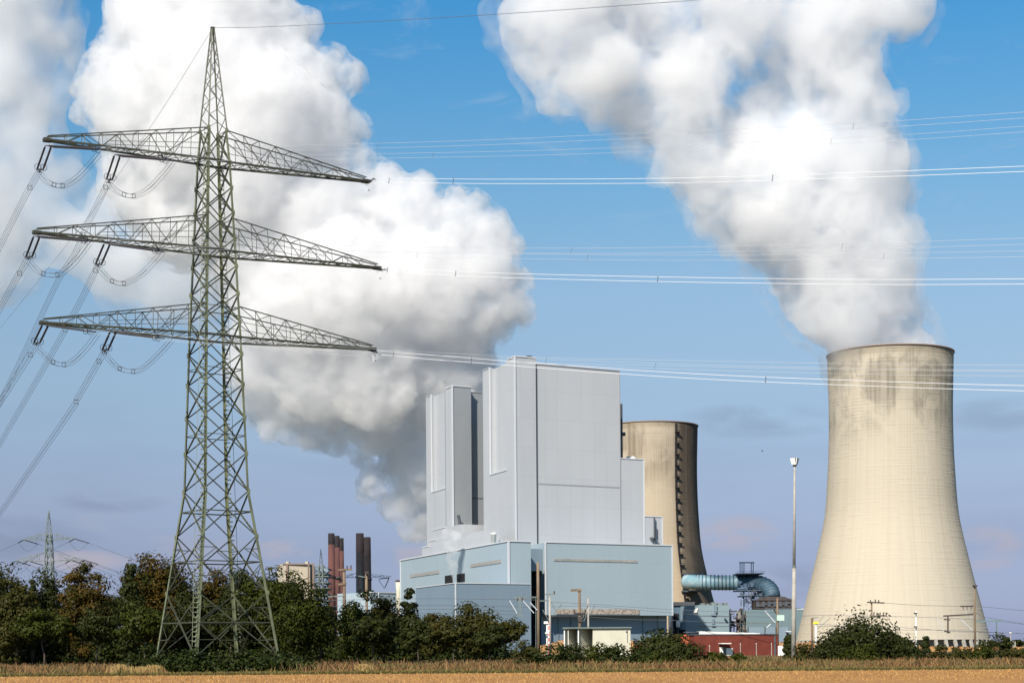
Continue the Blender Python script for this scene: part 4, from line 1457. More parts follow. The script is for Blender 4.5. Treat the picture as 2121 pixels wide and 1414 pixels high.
pbox(m, 1628, 1640, 1306, 1308, 920, 2)
m.build('roof_light', MT['trim'], gh)

# ------------------------------------------------------------------ far plant on the left
cy_, cl = P(620, 1340, 1330), 1330.0
bb = thing('concrete_block', 'beige concrete plant block with brown ribs above the trees', 'industrial building', cy_)
blk('wall', MT['beige'], bb, 588, 642, 1166, 1345, cl, 30, 6)
blk('side_wall', MT['beige_dark'], bb, 642.3, 652, 1167, 1345, cl + 8, 20, 40)
m = MB()
for x, w_ in ((593, 4), (637.5, 3.2), (647, 4)):
    pbox(m, x, x + w_, 1167, 1345, cl - 0.6, 0.5, 0.6)
pbox(m, 586, 652, 1166, 1168.2, cl - 0.8, 3, 6)
m.build('rib', MT['beige_dark'], bb)
m = MB()
for x in (592, 632):
    pbox(m, x, x + 6, 1162.5, 1166.3, cl + 6, 8)
m.build('roof_housing', MT['beige'], bb)
sf = thing('process_frame', 'blue grey steel process tower full of pipes beside the beige block', 'steel structure', P(664, 1340, 1340))
m = MB()
for x in (654, 661, 670, 678):
    for Y in (1325, 1350):
        m.bar(P(x, 1174, Y), P(x, 1345, Y), 1.0)
m.build('frame', MT['blue_steel'], sf)
m = MB()
for y in (1176, 1187, 1192, 1205, 1217, 1230, 1243):
    pbox(m, 652, 680, y, y + 1.8, 1322, 30)
m.build('floor_deck', MT['far_steel'], sf)
m = MB()
for i in range(22):
    x, y = rng.uniform(654, 677), rng.uniform(1176, 1240)
    pbox(m, x, x + rng.uniform(2, 7), y, y + rng.uniform(2, 8), 1324 + rng.uniform(0, 10), 6)
m.tube([P(655, 1177, 1322), P(664, 1182, 1322), P(672, 1180, 1322), P(679, 1184, 1322)], 1.8, 8)
m.build('vessels', MT['blue_low'], sf)
def chimney(label, px, top, halft, halfb, Y, m_, band, group):
    b = P(px, 1340, Y)
    zt = P(px, top, Y).z
    k = Y / F
    root = thing('chimney', label, 'chimney', (b.x, Y, 0), group)
    zbnd = zt - band * k
    rb = lambda z: halfb * k + (halft - halfb) * k * z / zt
    MB().lathe((b.x, Y, 0), [(rb(0), 0), (rb(zbnd), zbnd)], 28).build('shaft', m_, root, True)
    MB().lathe((b.x, Y, 0), [(rb(zbnd) + 0.04, zbnd + 0.01), (rb(zt) + 0.04, zt), (rb(zt) - 0.8, zt + 0.02), (rb(zt) - 0.8, zt - 3)], 28, False).build('soot_band', MT['stack_top'], root, True)
    m = MB()
    for f in (0.36, 0.62):
        m.lathe((b.x, Y, 0), [(rb(zt * f) + 0.1, zt * f), (rb(zt * f) + 0.7, zt * f + 0.1), (rb(zt * f) + 0.7, zt * f + 1.4), (rb(zt * f) + 0.1, zt * f + 1.5)], 28, False)
    m.build('gallery', MT['stack_top'], root)
    return root


chimney('tallest of the three red brick chimneys, sooty at the top', 688, 1104, 6.6, 8.6, 1500, MT['stack_red'], 23, 'red brick chimneys')
chimney('middle one of the three red brick chimneys, narrower, half hidden', 700, 1109, 5.0, 7.0, 1560, MT['stack_red'], 24, 'red brick chimneys')
chimney('right one of the three red brick chimneys, shortest', 708.5, 1114, 4.9, 7.0, 1620, MT['stack_red'], 26, 'red brick chimneys')
chimney('left one of the two soot black chimneys, the taller', 747, 1104, 8.0, 9.6, 1520, MT['stack_dark'], 40, 'black chimneys')
chimney('right one of the two soot black chimneys, the shorter', 762, 1112, 7.4, 9.6, 1590, MT['stack_dark'], 40, 'black chimneys')
lb = thing('low_hall', 'low pale blue hall left of the turbine hall, over the tree tops', 'industrial hall', P(810, 1340, 960))
blk('wall', MT['blue'], lb, 770, 850, 1226, 1345, 960, 30, 20)
blk('roof_trim', MT['trim'], lb, 769.5, 850, 1224.6, 1226.6, 959.5, 2, 20)
blk('corner_trim', MT['trim'], lb, 783.5, 785, 1226.7, 1345, 962.6, 0.3)
si = thing('silo', 'small cream silo with a brown cap left of the turbine hall', 'silo', P(826, 1340, 900))
p, k = P(826, 1224, 900), 900 / F
MB().lathe((p.x, p.y, 0), [(5.5 * k, 0), (5.5 * k, p.z), (6.6 * k, p.z + 19 * k)], 20).build('shell', MT['cream'], si, True)
MB().lathe((p.x, p.y, 0), [(6.7 * k, p.z + 19.1 * k), (6.9 * k, p.z + 22 * k), (5.2 * k, p.z + 23.5 * k)], 20).build('cap', MT['hood'], si)
cv = thing('conveyor_hood', 'white slanted conveyor head beside the low pale blue hall', 'conveyor', P(838, 1340, 930))
m = MB()
a, b_ = P(832, 1220, 930), P(845, 1229, 930)
m.bar(a, b_, 2.2, 3.0)
m.build('gallery', MT['white'], cv)
m = MB()
pbox(m, 838, 852, 1217, 1219.5, 931, 4)
m.bar(b_, Vector((b_.x, b_.y, 0)), 0.8)
m.build('bracket', MT['void'], cv)
# ------------------------------------------------------------------ small buildings in front of the station
BY = 300.0
br = thing('brick_building', 'low dark red brick building with a white roof slab and a small white door', 'building', P(1525, 1345, BY))
blk('wall', MT['brick'], br, 1438, 1612, 1314.5, 1372, BY, 9, 4)
blk('extension', MT['orange'], br, 1398, 1437.6, 1313.5, 1372, BY + 2.5, 6, 0)
blk('parapet', MT['roofdark'], br, 1436, 1612.5, 1312.6, 1314.3, BY - 0.1, 9.2, 4)
m = MB()
a, b_ = P(1448, 1311.5, BY + 1.5), P(1580, 1311.5, BY + 4)
m.hexa([(a.x, a.y, a.z - .15), (b_.x, b_.y, b_.z - .15), (b_.x, b_.y + 5, b_.z - .15), (a.x, a.y + 5, a.z - .15)],
       [(a.x + .1, a.y, a.z + 0.42), (b_.x - .6, b_.y, b_.z + 0.12), (b_.x - .6, b_.y + 5, b_.z + 0.12), (a.x + .1, a.y + 5, a.z + 0.42)])
m.build('roof_slab', MT['white'], br)
blk('roof_edge', MT['joint'], br, 1421, 1449, 1307.5, 1309.2, BY + 2, 5, 0)
blk('canopy', MT['white'], br, 1494, 1515, 1330.8, 1332.6, BY - 0.75, 1.8, 0.3)
dr = blk('door', MT['white'], br, 1504.5, 1517.5, 1341.5, 1366, BY + 1.35, 0.2, 0.3)
blk('door_frame', MT['joint'], br, 1498.6, 1504.2, 1339, 1366, BY + 1.3, 0.2, 0.1)
blk('meter_cabinet', MT['white'], br, 1491.5, 1498, 1339.5, 1351, BY + 0.95, 0.35, 0.2)
blk('downpipe', MT['joint'], br, 1604, 1606.5, 1315, 1372, BY + 3.55, 0.18, 0.05)
for px, nm in ((1469.5, 'far left'), (1533.5, 'second'), (1566.5, 'third'), (1598, 'fourth')):
    p = P(px, 1340, BY - 6)
    h_ = 2.0 if px > 1500 else 1.7
    r_ = thing('fence_stake', 'thin pale stake before the brick building, %s' % {'far left': 'left of its white door', 'second': 'just right of its white door', 'third': 'between two other stakes on the right', 'fourth': 'by its right corner'}[nm], 'stake', (p.x, p.y, 0), 'stakes before the brick building')
    MB().bar((p.x, p.y, 0), (p.x, p.y, h_), 0.1).build('post', MT['concrete'], r_)
    MB().box((p.x, p.y, h_ + 0.05), (0.14, 0.14, 0.1)).build('cap', MT['white'], r_)

sh = thing('shed', 'cream flat roofed shed with two open bays on its left', 'shed', P(1240, 1345, BY))
x0, x1 = P(1168, 1330, BY).x, P(1306, 1330, BY).x
zt, z0 = P(1240, 1301, BY).z, -0.2
d1, d2 = P(1198, 1330, BY).x, P(1228, 1330, BY).x
dep = 4.2
m = MB()
m.box(((d2 + x1) / 2, BY + dep / 2, (zt + z0) / 2), (x1 - d2, dep, zt - z0))
m.build('wall', MT['cream'], sh)
m = MB()
for xa, xb in ((x0 + 0.2, d1 - 0.1), (d1 + 0.1, d2 - 0.02)):
    m.prism([(xa, BY + 0.3), (xb, BY + 3.9), (xb, BY + 4.1), (xa, BY + 0.5)], z0, zt)
m.build('bay_wall', MT['cream'], sh)
MB().box((d1, BY + 2.1, (zt + z0) / 2), (0.12, 3.6, zt - z0)).build('partition', MT['cream'], sh)
for x in (x0 + 0.09, d1, x0 + 0.75):
    MB().box((x, BY + 0.1, (zt + z0) / 2), (0.18 if x != x0 + 0.75 else 0.1, 0.2, zt - z0)).build('post', MT['white'], sh)
m = MB()
m.box(((x0 + x1) / 2, BY + dep / 2 - 0.1, zt + 0.14), (x1 - x0 + 0.35, dep + 0.6, 0.22))
m.build('roof', MT['far_steel'], sh)
m = MB()
m.box((x1 - 0.55, BY - 0.06, zt - 1.3), (0.08, 0.08, 2.2))
m.box((x1 - 0.66, BY - 0.1, zt - 0.55), (0.28, 0.14, 0.2))
m.build('lamp_bracket', MT['joint'], sh)
hu = thing('hut', 'small dark roofed hut right of the cream shed', 'hut', P(1328, 1345, BY - 2))
blk('wall', MT['brick'], hu, 1316, 1342, 1330, 1372, BY - 2, 3)
blk('roof', MT['roofdark'], hu, 1313.5, 1344, 1326.5, 1329.8, BY - 2.4, 3.8)
blk('gutter', MT['far_steel'], hu, 1313.5, 1344, 1325.2, 1326.4, BY - 2.5, 0.4)
wf = thing('sheet_fence', 'white sheet fence panel between the brick building and the light mast', 'fence', P(1628, 1345, BY - 14))
m = MB()
x0, x1, zt = P(1611.5, 1340, BY - 14).x, P(1642, 1340, BY - 14).x, P(1628, 1336.5, BY - 14).z
n = 6
for i in range(n):
    a = x0 + (x1 - x0) * i / n
    m.box((a + (x1 - x0) / n / 2, BY - 14 + (0.03 if i % 2 else 0), zt / 2), ((x1 - x0) / n - 0.03, 0.05, zt))
m.build('panel', MT['white'], wf)
m = MB()
for i in range(n + 1):
    m.box((x0 + (x1 - x0) * i / n, BY - 13.9, zt / 2), (0.08, 0.08, zt))
m.build('posts', MT['far_steel'], wf)

# ------------------------------------------------------------------ light mast
LY = 230.0
lm = thing('light_mast', 'very tall slim pale light mast with a lantern head left of the free cooling tower', 'light mast', P(1643, 1340, LY))
b = P(1643.5, 1345, LY)
zt = P(1646, 966, LY).z
k = LY / F
lean = (P(1646, 966, LY).x - b.x)
shaft = lambda z: Vector((b.x + lean * z / zt, LY, z))
zj = P(1643, 1172, LY).z
MB().tube([shaft(-0.2), shaft(zj)], [5.4 * k, 3.6 * k], 18).build('lower_shaft', MT['concrete'], lm, True)
MB().tube([shaft(zj + 0.01), shaft(zt)], [3.1 * k, 2.0 * k], 18).build('upper_shaft', MT['concrete'], lm, True)
MB().lathe(shaft(zj - 0.25), [(3.7 * k, 0), (4.1 * k, 0.03), (4.1 * k, 0.3), (3.2 * k, 0.34)], 18).build('collar', MT['far_steel'], lm)
c = shaft(zt)
hd = MB().lathe(c, [(0.12, 0), (4.5 * k, 0.1), (4.5 * k, 0.22), (0.15, 0.3)], 16).build('head_plate', MT['dark_steel'], lm)
for i, (a, mt) in enumerate(((-2.3, 'white'), (-0.6, 'white'), (1.0, 'white'), (2.6, 'white'))):
    m = MB()
    d = Vector((math.cos(a), math.sin(a), 0))
    t_ = Vector((-d.y, d.x, 0))
    lo, hi = c + d * 4.0 * k + UP * 0.25, c + d * 7.0 * k + UP * 1.1
    m.hexa([lo - t_ * .24 - d * .05, lo - t_ * .24 + d * .06, lo + t_ * .24 + d * .06, lo + t_ * .24 - d * .05],
           [hi - t_ * .36 - d * .05, hi - t_ * .36 + d * .06, hi + t_ * .36 + d * .06, hi + t_ * .36 - d * .05])
    m.build('floodlight', MT['white'], lm)
m = MB()
m.tube([c + UP * 0.2, c + UP * 1.0], 0.16, 8)
m.lathe(c + UP * 0.95, [(0.1, 0), (0.38, 0.08), (0.38, 0.16), (0.1, 0.22)], 12)
m.build('head_frame', MT['hood'], lm)

# ------------------------------------------------------------------ railway masts and overhead wires
def mast(label, px, top, wpx, Y, m_, arms=(), extra=None, cat='catenary mast', name='catenary_mast', taper=0.8, base_py=1345, group='railway masts'):
    b = P(px, base_py, Y)
    root = thing(name, label, cat, (b.x, Y, 0), group)
    k = Y / F
    zt = P(px, top, Y).z
    MB().tube([(b.x, Y, -0.1), (b.x, Y, zt)], [wpx / 2 * k, wpx / 2 * k * taper], 10).build('pole', m_, root, True)
    for (nm, kind, pts, w_, mm) in arms:
        q = [P(x, y, Y - 0.25) for x, y in pts]
        mb = MB()
        if kind == 'bar':
            for a, c_ in zip(q[:-1], q[1:]):
                mb.bar(a, c_, w_ * k, w_ * k * 1.3)
        elif kind == 'tube':
            mb.tube(q, w_ * k / 2, 8)
        elif kind == 'ins':
            for p in q:
                mb.tube([p + UP * (i * 0.09 - 0.27) for i in range(7)], [0.05 if i % 2 else w_ * k for i in range(7)], 8)
        elif kind == 'box':
            a, c_ = q
            mb.hexa([(a.x, Y - .5, c_.z), (c_.x, Y - .5, c_.z), (c_.x, Y + .4, c_.z), (a.x, Y + .4, c_.z)], [(a.x, Y - .5, a.z), (c_.x, Y - .5, a.z), (c_.x, Y + .4, a.z), (a.x, Y + .4, a.z)])
        mb.build(nm, MT[mm], root)
    return root


mast('tan timber mast with two crossbars before the red chimneys', 714, 1178, 7.5, 262, MT['wood'],
     [('cross_arm', 'bar', [(700, 1179.5), (729, 1178.5)], 3, 'wood'), ('cross_arm', 'bar', [(700.5, 1209.5), (718, 1208.5)], 3, 'wood'), ('cross_arm', 'bar', [(672, 1235), (712, 1234)], 2, 'far_steel'),
      ('insulator', 'ins', [(719, 1174.5), (727, 1174)], 2.0, 'porcelain'), ('strut', 'tube', [(716, 1262), (724, 1231), (728, 1248)], 1.6, 'trim'), ('strut', 'tube', [(741, 1232), (752, 1247)], 1.6, 'trim')])
mast('bare tan timber mast before the black chimneys', 760, 1183, 6.2, 262, MT['wood'], [('top_cap', 'box', [(757, 1182.5), (764, 1188)], 2, 'hood'), ('strut', 'bar', [(742, 1192), (757, 1195)], 1.4, 'far_steel')])
mast('tallest brown timber mast, in front of the gap between the halls', 1115.5, 1164, 7, 250, MT['wood'],
     [('cross_arm', 'bar', [(1066, 1237), (1112, 1236)], 2.2, 'far_steel'), ('cross_arm', 'bar', [(1118, 1244), (1137, 1243.5)], 1.4, 'far_steel'),
      ('drop_post', 'bar', [(1077, 1238), (1077, 1271)], 3.2, 'far_steel'), ('foot', 'bar', [(1069, 1271), (1083, 1275)], 2.2, 'far_steel'),
      ('strut', 'tube', [(1055.5, 1243), (1071, 1269)], 2.0, 'trim'), ('strut', 'tube', [(1083, 1243), (1106, 1269)], 2.0, 'trim'), ('strut', 'tube', [(1098, 1247), (1113, 1263)], 2.0, 'trim'),
      ('insulator', 'ins', [(1072, 1240), (1082, 1240)], 2.0, 'porcelain'), ('stay', 'tube', [(1110, 1236), (1110, 1342)], 1.6, 'far_steel')])
mast('pale concrete mast with a short T top in front of the gap between the halls', 1139.5, 1233, 5.5, 262, MT['concrete'],
     [('cross_arm', 'bar', [(1128, 1230.5), (1150, 1229.5)], 1.8, 'far_steel'), ('strut', 'tube', [(1145, 1275), (1164, 1249)], 1.7, 'far_steel'), ('strut', 'tube', [(1142, 1246), (1151, 1265)], 1.3, 'far_steel'),
      ('strut', 'tube', [(1124, 1262), (1136, 1284)], 1.7, 'far_steel'), ('insulator', 'ins', [(1148, 1227)], 2.0, 'porcelain')])
mast('brown timber mast with a flat top and clustered fittings above the cream shed', 1201, 1222, 6.8, 330, MT['wood'],
     [('cross_arm', 'bar', [(1181.5, 1222), (1205, 1221)], 3.6, 'wood'), ('fittings', 'box', [(1189, 1268), (1213, 1271)], 2, 'hood'), ('fittings', 'box', [(1197, 1276), (1206, 1287)], 2, 'hood'),
      ('strut', 'tube', [(1205, 1259), (1214, 1276), (1209, 1286)], 1.6, 'far_steel'), ('strut', 'tube', [(1206, 1282), (1218, 1252)], 1.4, 'far_steel'), ('insulator', 'ins', [(1190, 1265), (1212, 1265)], 2.0, 'porcelain')])
mast('short pale timber mast with V struts above the cream shed', 1219, 1239, 4.4, 330, MT['concrete'], [('strut', 'tube', [(1221, 1274), (1232, 1253)], 1.6, 'far_steel'), ('strut', 'tube', [(1209, 1259), (1217, 1270)], 1.4, 'far_steel')])
mast('timber mast carrying a pale green box behind the right end of the brick building', 1611, 1238, 5.2, 320, MT['wood'],
     [('switch_box', 'box', [(1609, 1273), (1624, 1284.5)], 2, 'mint'), ('strut', 'tube', [(1584.5, 1264.5), (1606, 1289)], 2.2, 'trim'), ('strut', 'tube', [(1588, 1299), (1597, 1291)], 2.0, 'trim'),
      ('insulator', 'ins', [(1604, 1263), (1606, 1267)], 2.2, 'porcelain'), ('strut', 'tube', [(1620, 1286), (1614, 1299)], 2.0, 'far_steel')])
mast('dark brown mast beside a yellow sign post at the foot of the free cooling tower', 1682.5, 1279, 5.2, 300, MT['wood'],
     [('cross_arm', 'bar', [(1682, 1279), (1694, 1278)], 1.2, 'far_steel'), ('strut', 'tube', [(1690, 1294), (1706, 1275)], 1.1, 'far_steel'), ('strut', 'tube', [(1693, 1302), (1720, 1279)], 1.1, 'far_steel')], taper=1.0)
r_ = thing('sign_post', 'white post with a small yellow sign at the foot of the free cooling tower', 'sign', P(1690, 1345, 296))
MB().tube([P(1690, 1345, 296) * Vector((1, 1, 0)) if False else Vector((P(1690, 1340, 296).x, 296, 0)), P(1690, 1291, 296)], 0.13, 8).build('post', MT['white'], r_, True)
pbox(MB(), 1684.5, 1695.5, 1287, 1291.5, 295.7, 0.12).build('sign_board', MT['yellow'], r_)
mast('brown mast with two crossbars and upright insulators before the free cooling tower', 1806, 1246, 4.2, 300, MT['wood'],
     [('cross_arm', 'bar', [(1796, 1246.5), (1832, 1248)], 2.0, 'hood'), ('cross_arm', 'bar', [(1808, 1275), (1836, 1274.5)], 2.0, 'hood'),
      ('insulator', 'ins', [(1810, 1271), (1816.5, 1271), (1823, 1270.5), (1830, 1270.5), (1836, 1271)], 1.6, 'porcelain'), ('insulator', 'ins', [(1803, 1245), (1813, 1244), (1820, 1245)], 1.8, 'porcelain'),
      ('strut', 'tube', [(1808, 1288), (1821, 1277)], 1.3, 'wood'), ('strut', 'tube', [(1796, 1280), (1796, 1268)], 1.0, 'far_steel')])
mast('thin white pole standing before the free cooling tower', 1898, 1264, 3.4, 215, MT['white'], [('clamp', 'box', [(1895, 1268), (1899, 1270.5)], 1, 'hood'), ('clamp', 'box', [(1895, 1296), (1899, 1298.5)], 1, 'hood')],
     cat='pole', name='pole', taper=0.55, group=None)
mast('tall brown mast with arms on both sides, right edge of the free cooling tower', 2019.5, 1213, 4.6, 285, MT['wood'],
     [('top_cap', 'box', [(2016.5, 1211), (2023.5, 1214.5)], 2, 'hood'), ('cross_arm', 'bar', [(1989, 1255), (2016, 1254.5)], 2.2, 'hood'), ('insulator', 'ins', [(1995, 1258.5), (2003, 1258.5), (2011.5, 1258.5)], 1.2, 'porcelain'),
      ('cross_arm', 'bar', [(1954, 1275), (2016, 1271.5)], 2.4, 'hood'), ('drop_post', 'bar', [(1963.5, 1276), (1963.5, 1311)], 2.4, 'hood'), ('foot', 'bar', [(1956, 1306), (1968, 1309)], 2.2, 'hood'),
      ('yoke', 'bar', [(1955, 1282), (1968, 1283)], 2.0, 'hood'), ('strut', 'tube', [(1940.5, 1279), (1955, 1304)], 1.5, 'trim'), ('strut', 'tube', [(1989.5, 1282), (2013, 1303)], 1.8, 'trim'),
      ('strut', 'tube', [(1998, 1266), (2014, 1279)], 1.3, 'trim'), ('cross_arm', 'bar', [(2023, 1286.5), (2075, 1284.5)], 2.6, 'green_hall'), ('drop_post', 'bar', [(2065, 1286), (2065, 1313)], 2.4, 'green_hall'),
      ('strut', 'tube', [(2035, 1304), (2050, 1291)], 1.2, 'green_hall'), ('stay', 'tube', [(2024.5, 1308), (2024.5, 1342)], 2.6, 'concrete')])
r_ = thing('signal_post', 'small white railway signal post with a round top beside the concrete mast', 'signal', P(1131, 1345, 256))
MB().tube([Vector((P(1133, 1340, 256).x, 256, 0)), P(1133, 1291, 256)], 0.11, 8).build('post', MT['white'], r_, True)
pbox(MB(), 1126.5, 1135, 1286, 1291, 255.7, 0.5).build('signal_head', MT['white'], r_)
pbox(MB(), 1129.5, 1137, 1308, 1312, 255.7, 0.4).build('relay_box', MT['white'], r_)
r_ = thing('marker_post', 'dull red and white banded marker post right of the white signal post', 'post', P(1137, 1345, 259))
MB().tube([Vector((P(1137, 1340, 259).x, 259, 0)), P(1137, 1289, 259)], 0.14, 8).build('post', MT['redpaint'], r_, True)
m = MB()
for y in (1296, 1308, 1320, 1332):
    m.lathe(P(1137, y, 259), [(0.16, 0), (0.16, 0.3)], 8)
m.build('white_band', MT['white'], r_)
for px, tp in ((2087.5, 1325), (2093, 1312), (2098, 1327), (2102, 1328)):
    b = P(px, 1340, 500)
    nm = {2087.5: 'leftmost and short', 2093: 'tallest, with a lamp', 2098: 'third from the left', 2102: 'rightmost and shortest'}[px]
    r_ = thing('gate_post', f'tiny pale post far off at the right edge of the photo, {nm}', 'post', (b.x, 500, 0), 'tiny pale posts far right')
    MB().bar((b.x, 500, 0), (b.x, 500, P(px, tp, 500).z), 0.22 if px == 2093 else 0.4).build('post', MT['concrete'], r_)
    if px == 2093:
        MB().lathe((b.x, 500, P(px, tp, 500).z), [(0.15, 0), (0.4, 0.1), (0.4, 0.4), (0.1, 0.5)], 8).build('lamp_head', MT['white'], r_)
# overhead wires
WIRES = [('upper contact wire running left from the tallest timber mast across the low block', [(600, 1244), (870, 1239), (1000, 1240), (1066, 1240), (1138, 1243)], 255),
         ('second contact wire running left across the slate blue low block', [(640, 1256), (880, 1253), (1000, 1254), (1110, 1257)], 255),
         ('third contact wire running left across the slate blue low block', [(640, 1266), (880, 1261), (1000, 1262), (1075, 1266)], 255),
         ('lowest contact wire running left across the slate blue low block', [(700, 1275), (900, 1269), (1000, 1270), (1078, 1273)], 255),
         ('upper wire across the wide hall front above the pebbly band', [(1139, 1246), (1219, 1250), (1300, 1256), (1400, 1262), (1500, 1266), (1606, 1268)], 300),
         ('middle wire across the wide hall front through the pebbly band', [(1139, 1256), (1219, 1254), (1290, 1260), (1400, 1269), (1500, 1275), (1606, 1277)], 300),
         ('lower wire across the dark foot of the wide hall front', [(1139, 1276), (1219, 1277), (1300, 1282), (1400, 1284), (1500, 1290), (1606, 1291)], 300),
         ('wire from the brown insulator mast to the tall mast at the tower edge', [(1832, 1248), (1900, 1252.5), (1989, 1255)], 292),
         ('wire running right out of the photo from the tall brown mast', [(2020, 1255), (2060, 1258), (2121, 1264), (2200, 1272)], 285),
         ('middle wire low across the free cooling tower', [(1690, 1296), (1806, 1296), (1900, 1301), (1963, 1306), (2020, 1308), (2121, 1311), (2200, 1313)], 290),
         ('lower wire low across the free cooling tower', [(1690, 1291), (1840, 1303), (1963, 1304), (2065, 1309), (2121, 1311.5), (2200, 1314)], 288),
         ('upper thin wire across the foot of the free cooling tower', [(1660, 1276), (1694, 1274), (1806, 1275), (1955, 1279), (2065, 1286), (2121, 1292), (2200, 1299)], 290),
         ('thin sagging wire right of the tall brown mast', [(2022, 1268), (2040, 1277), (2075, 1283), (2121, 1291), (2200, 1303)], 286)]
for lab, pts, Y in WIRES:
    bundle('overhead_wire', lab, 'overhead wire', [P(x, y, Y) for x, y in (pts if pts[-1][0] < 2150 else pts + [(2700, pts[-1][1] + 10)])], [(0, 0)], 0.032, MT['wire_dark'], 'railway overhead wires', n=5)
m_bird = thing('bird', 'single small dark bird in the sky left of the light mast', 'bird', P(1579, 934, 300))
p = P(1579, 934, 300)
m = MB()
m.tube([p - Vector((0.2, 0, 0)), p - Vector((0.1, 0, 0)), p + Vector((0.08, 0, 0.01)), p + Vector((0.2, 0, 0.02))], [0.02, 0.05, 0.05, 0.015], 8)
for s in (-1, 1):
    m.add([p + Vector((0.06, 0, 0.03)), p + Vector((-0.07, 0, 0.03)), p + Vector((-0.12, 0.28 * s, 0.14)), p + Vector((0.0, 0.3 * s, 0.15)), p + Vector((0.06, 0, 0.05)), p + Vector((-0.07, 0, 0.05))],
          [(0, 1, 2, 3), (4, 3, 2, 5)])
m.build('body', MT['joint'], m_bird)

# ------------------------------------------------------------------ trees and bushes
LEAF = dict(
    dark=leaf_mat('dark_green_leaves', [(0.0190, 0.0243, 0.0055), (0.0249, 0.0305, 0.0065), (0.0316, 0.0376, 0.0076), (0.0224, 0.0261, 0.0062)]),
    green=leaf_mat('mid_green_leaves', [(0.0251, 0.0320, 0.0041), (0.0318, 0.0391, 0.0048), (0.0393, 0.0471, 0.0055), (0.0284, 0.0329, 0.0048)], [(0.0805, 0.0781, 0.0108), (0.0700, 0.0684, 0.0108)], 0.3, 0.5),
    turning=leaf_mat('turning_leaves', [(0.0292, 0.0302, 0.0065), (0.0363, 0.0364, 0.0072), (0.0430, 0.0399, 0.0079)], [(0.0700, 0.0435, 0.0072), (0.0805, 0.0461, 0.0079), (0.0595, 0.0368, 0.0065)], 0.34, 0.35),
    brown=leaf_mat('autumn_brown_leaves', [(0.0607, 0.0397, 0.0065), (0.0733, 0.0467, 0.0076), (0.0888, 0.0521, 0.0083), (0.0565, 0.0361, 0.0065)], [(0.0255, 0.0278, 0.0055), (0.0305, 0.0314, 0.0059)], 0.48, 0.4),
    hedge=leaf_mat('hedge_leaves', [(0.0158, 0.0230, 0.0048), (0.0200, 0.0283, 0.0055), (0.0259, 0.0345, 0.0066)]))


def crown(rng, C, rx, ry, rz, n_clump, per, leaf, shape='round', clump_r=0.16):
    """leaf-sized faces in sprays spread through an uneven crown"""
    cs = []
    while len(cs) < n_clump:
        d = rng.normal(size=3)
        d /= np.linalg.norm(d)
        rad = rng.uniform(0.25, 1.0) ** 0.55
        p = d * rad
        if shape == 'cone':
            f = 1.0 - 0.62 * (p[2] * 0.5 + 0.5)
            p[0] *= f
            p[1] *= f
        elif shape == 'dome' and p[2] < -0.4:
            p[2] *= 0.75
        w_ = 0.78 + 0.62 * noise.noise(Vector((d[0] * 1.7 + C[0], d[1] * 1.7 + C[1], d[2] * 1.7)))
        cs.append(p * w_)
    cs = np.array(cs) * np.array((rx, ry, rz)) + np.array(C)
    size = min(rx, rz) * clump_r * 2
    rr = rng.uniform(0.55, 1.35, n_clump) * size
    N = n_clump * per
    d = rng.normal(size=(N, 3))
    d /= np.linalg.norm(d, axis=1)[:, None]
    q = d * (rng.uniform(0, 1, (N, 1)) ** 0.3)
    q[:, 2] *= 0.62
    ctr = np.repeat(cs, per, 0) + q * np.repeat(rr, per)[:, None]
    nrm = d + rng.normal(0, 0.22, (N, 3)) + np.array((0, 0, 0.25))
    nrm /= np.linalg.norm(nrm, axis=1)[:, None]
    a = np.cross(nrm, rng.normal(size=(N, 3)))
    a /= np.linalg.norm(a, axis=1)[:, None]
    b = np.cross(nrm, a)
    s = leaf * rng.uniform(0.6, 1.3, (N, 1))
    V = np.stack([ctr - a * s, ctr - b * s * 0.55 + nrm * s * 0.12, ctr + a * s, ctr + b * s * 0.55 + nrm * s * 0.12], 1)
    return V.reshape(-1, 3), cs, rr


def tree(name, label, cat, px, top, wpx, Y, leafm, seed, shape='round', trunk=True, dens=1.0, group=None, low=0.12, depth=1.0, leaf=None):
    rng = np.random.default_rng(seed)
    b = P(px, 1345, Y)
    zt = P(px, top, Y).z
    k = Y / F
    rx = wpx / 2 * k
    z0 = zt * low
    rz = (zt - z0) / 2 * 1.02
    root = thing(name, label, cat, (b.x, Y, 0), group)
    C = (b.x, Y, z0 + rz)
    leaf = leaf or (0.15 if zt < 3.5 else 0.20)
    area = rx * rz
    n = int(np.clip(18 + area * 5.2, 20, 220) * dens)
    per = 105 if zt > 3.5 else 60
    V, cs, rr = crown(rng, C, rx * 1.04, rx * depth, rz * 1.06, n, per, leaf, shape, 0.25 if zt > 4 else 0.24)
    q4 = V.reshape(-1, 4, 3)
    V = q4[q4[:, :, 2].min(1) > 0.02].reshape(-1, 3)
    np_mesh('crown', V, np.arange(len(V)).reshape(-1, 4), leafm, root)
    m = MB()
    tr = max(0.05, 0.022 * zt)
    wob = lambda: Vector((rng.normal(0, 0.05) * rx, rng.normal(0, 0.05) * rx, 0))
    ax = [Vector((b.x, Y, -0.1))] + [Vector((b.x, Y, zt * f)) + wob() for f in (0.18, 0.4, 0.62, 0.85)]
    m.tube(ax, [tr, tr * 0.85, tr * 0.65, tr * 0.4, tr * 0.12], 8)
    for i in rng.choice(len(cs), min(len(cs), 16), False):
        c_ = Vector(cs[i])
        f = np.clip((c_.z / zt) * 0.75, 0.12, 0.8)
        s0 = Vector((b.x, Y, zt * f))
        mid = s0.lerp(c_, 0.5) + UP * (0.06 * zt * rng.uniform(-0.4, 1))
        m.tube([s0, mid, c_], [tr * 0.38, tr * 0.22, tr * 0.06], 5)
    m.build('trunk' if trunk else 'stems', MT['bark'], root, True)
    return root


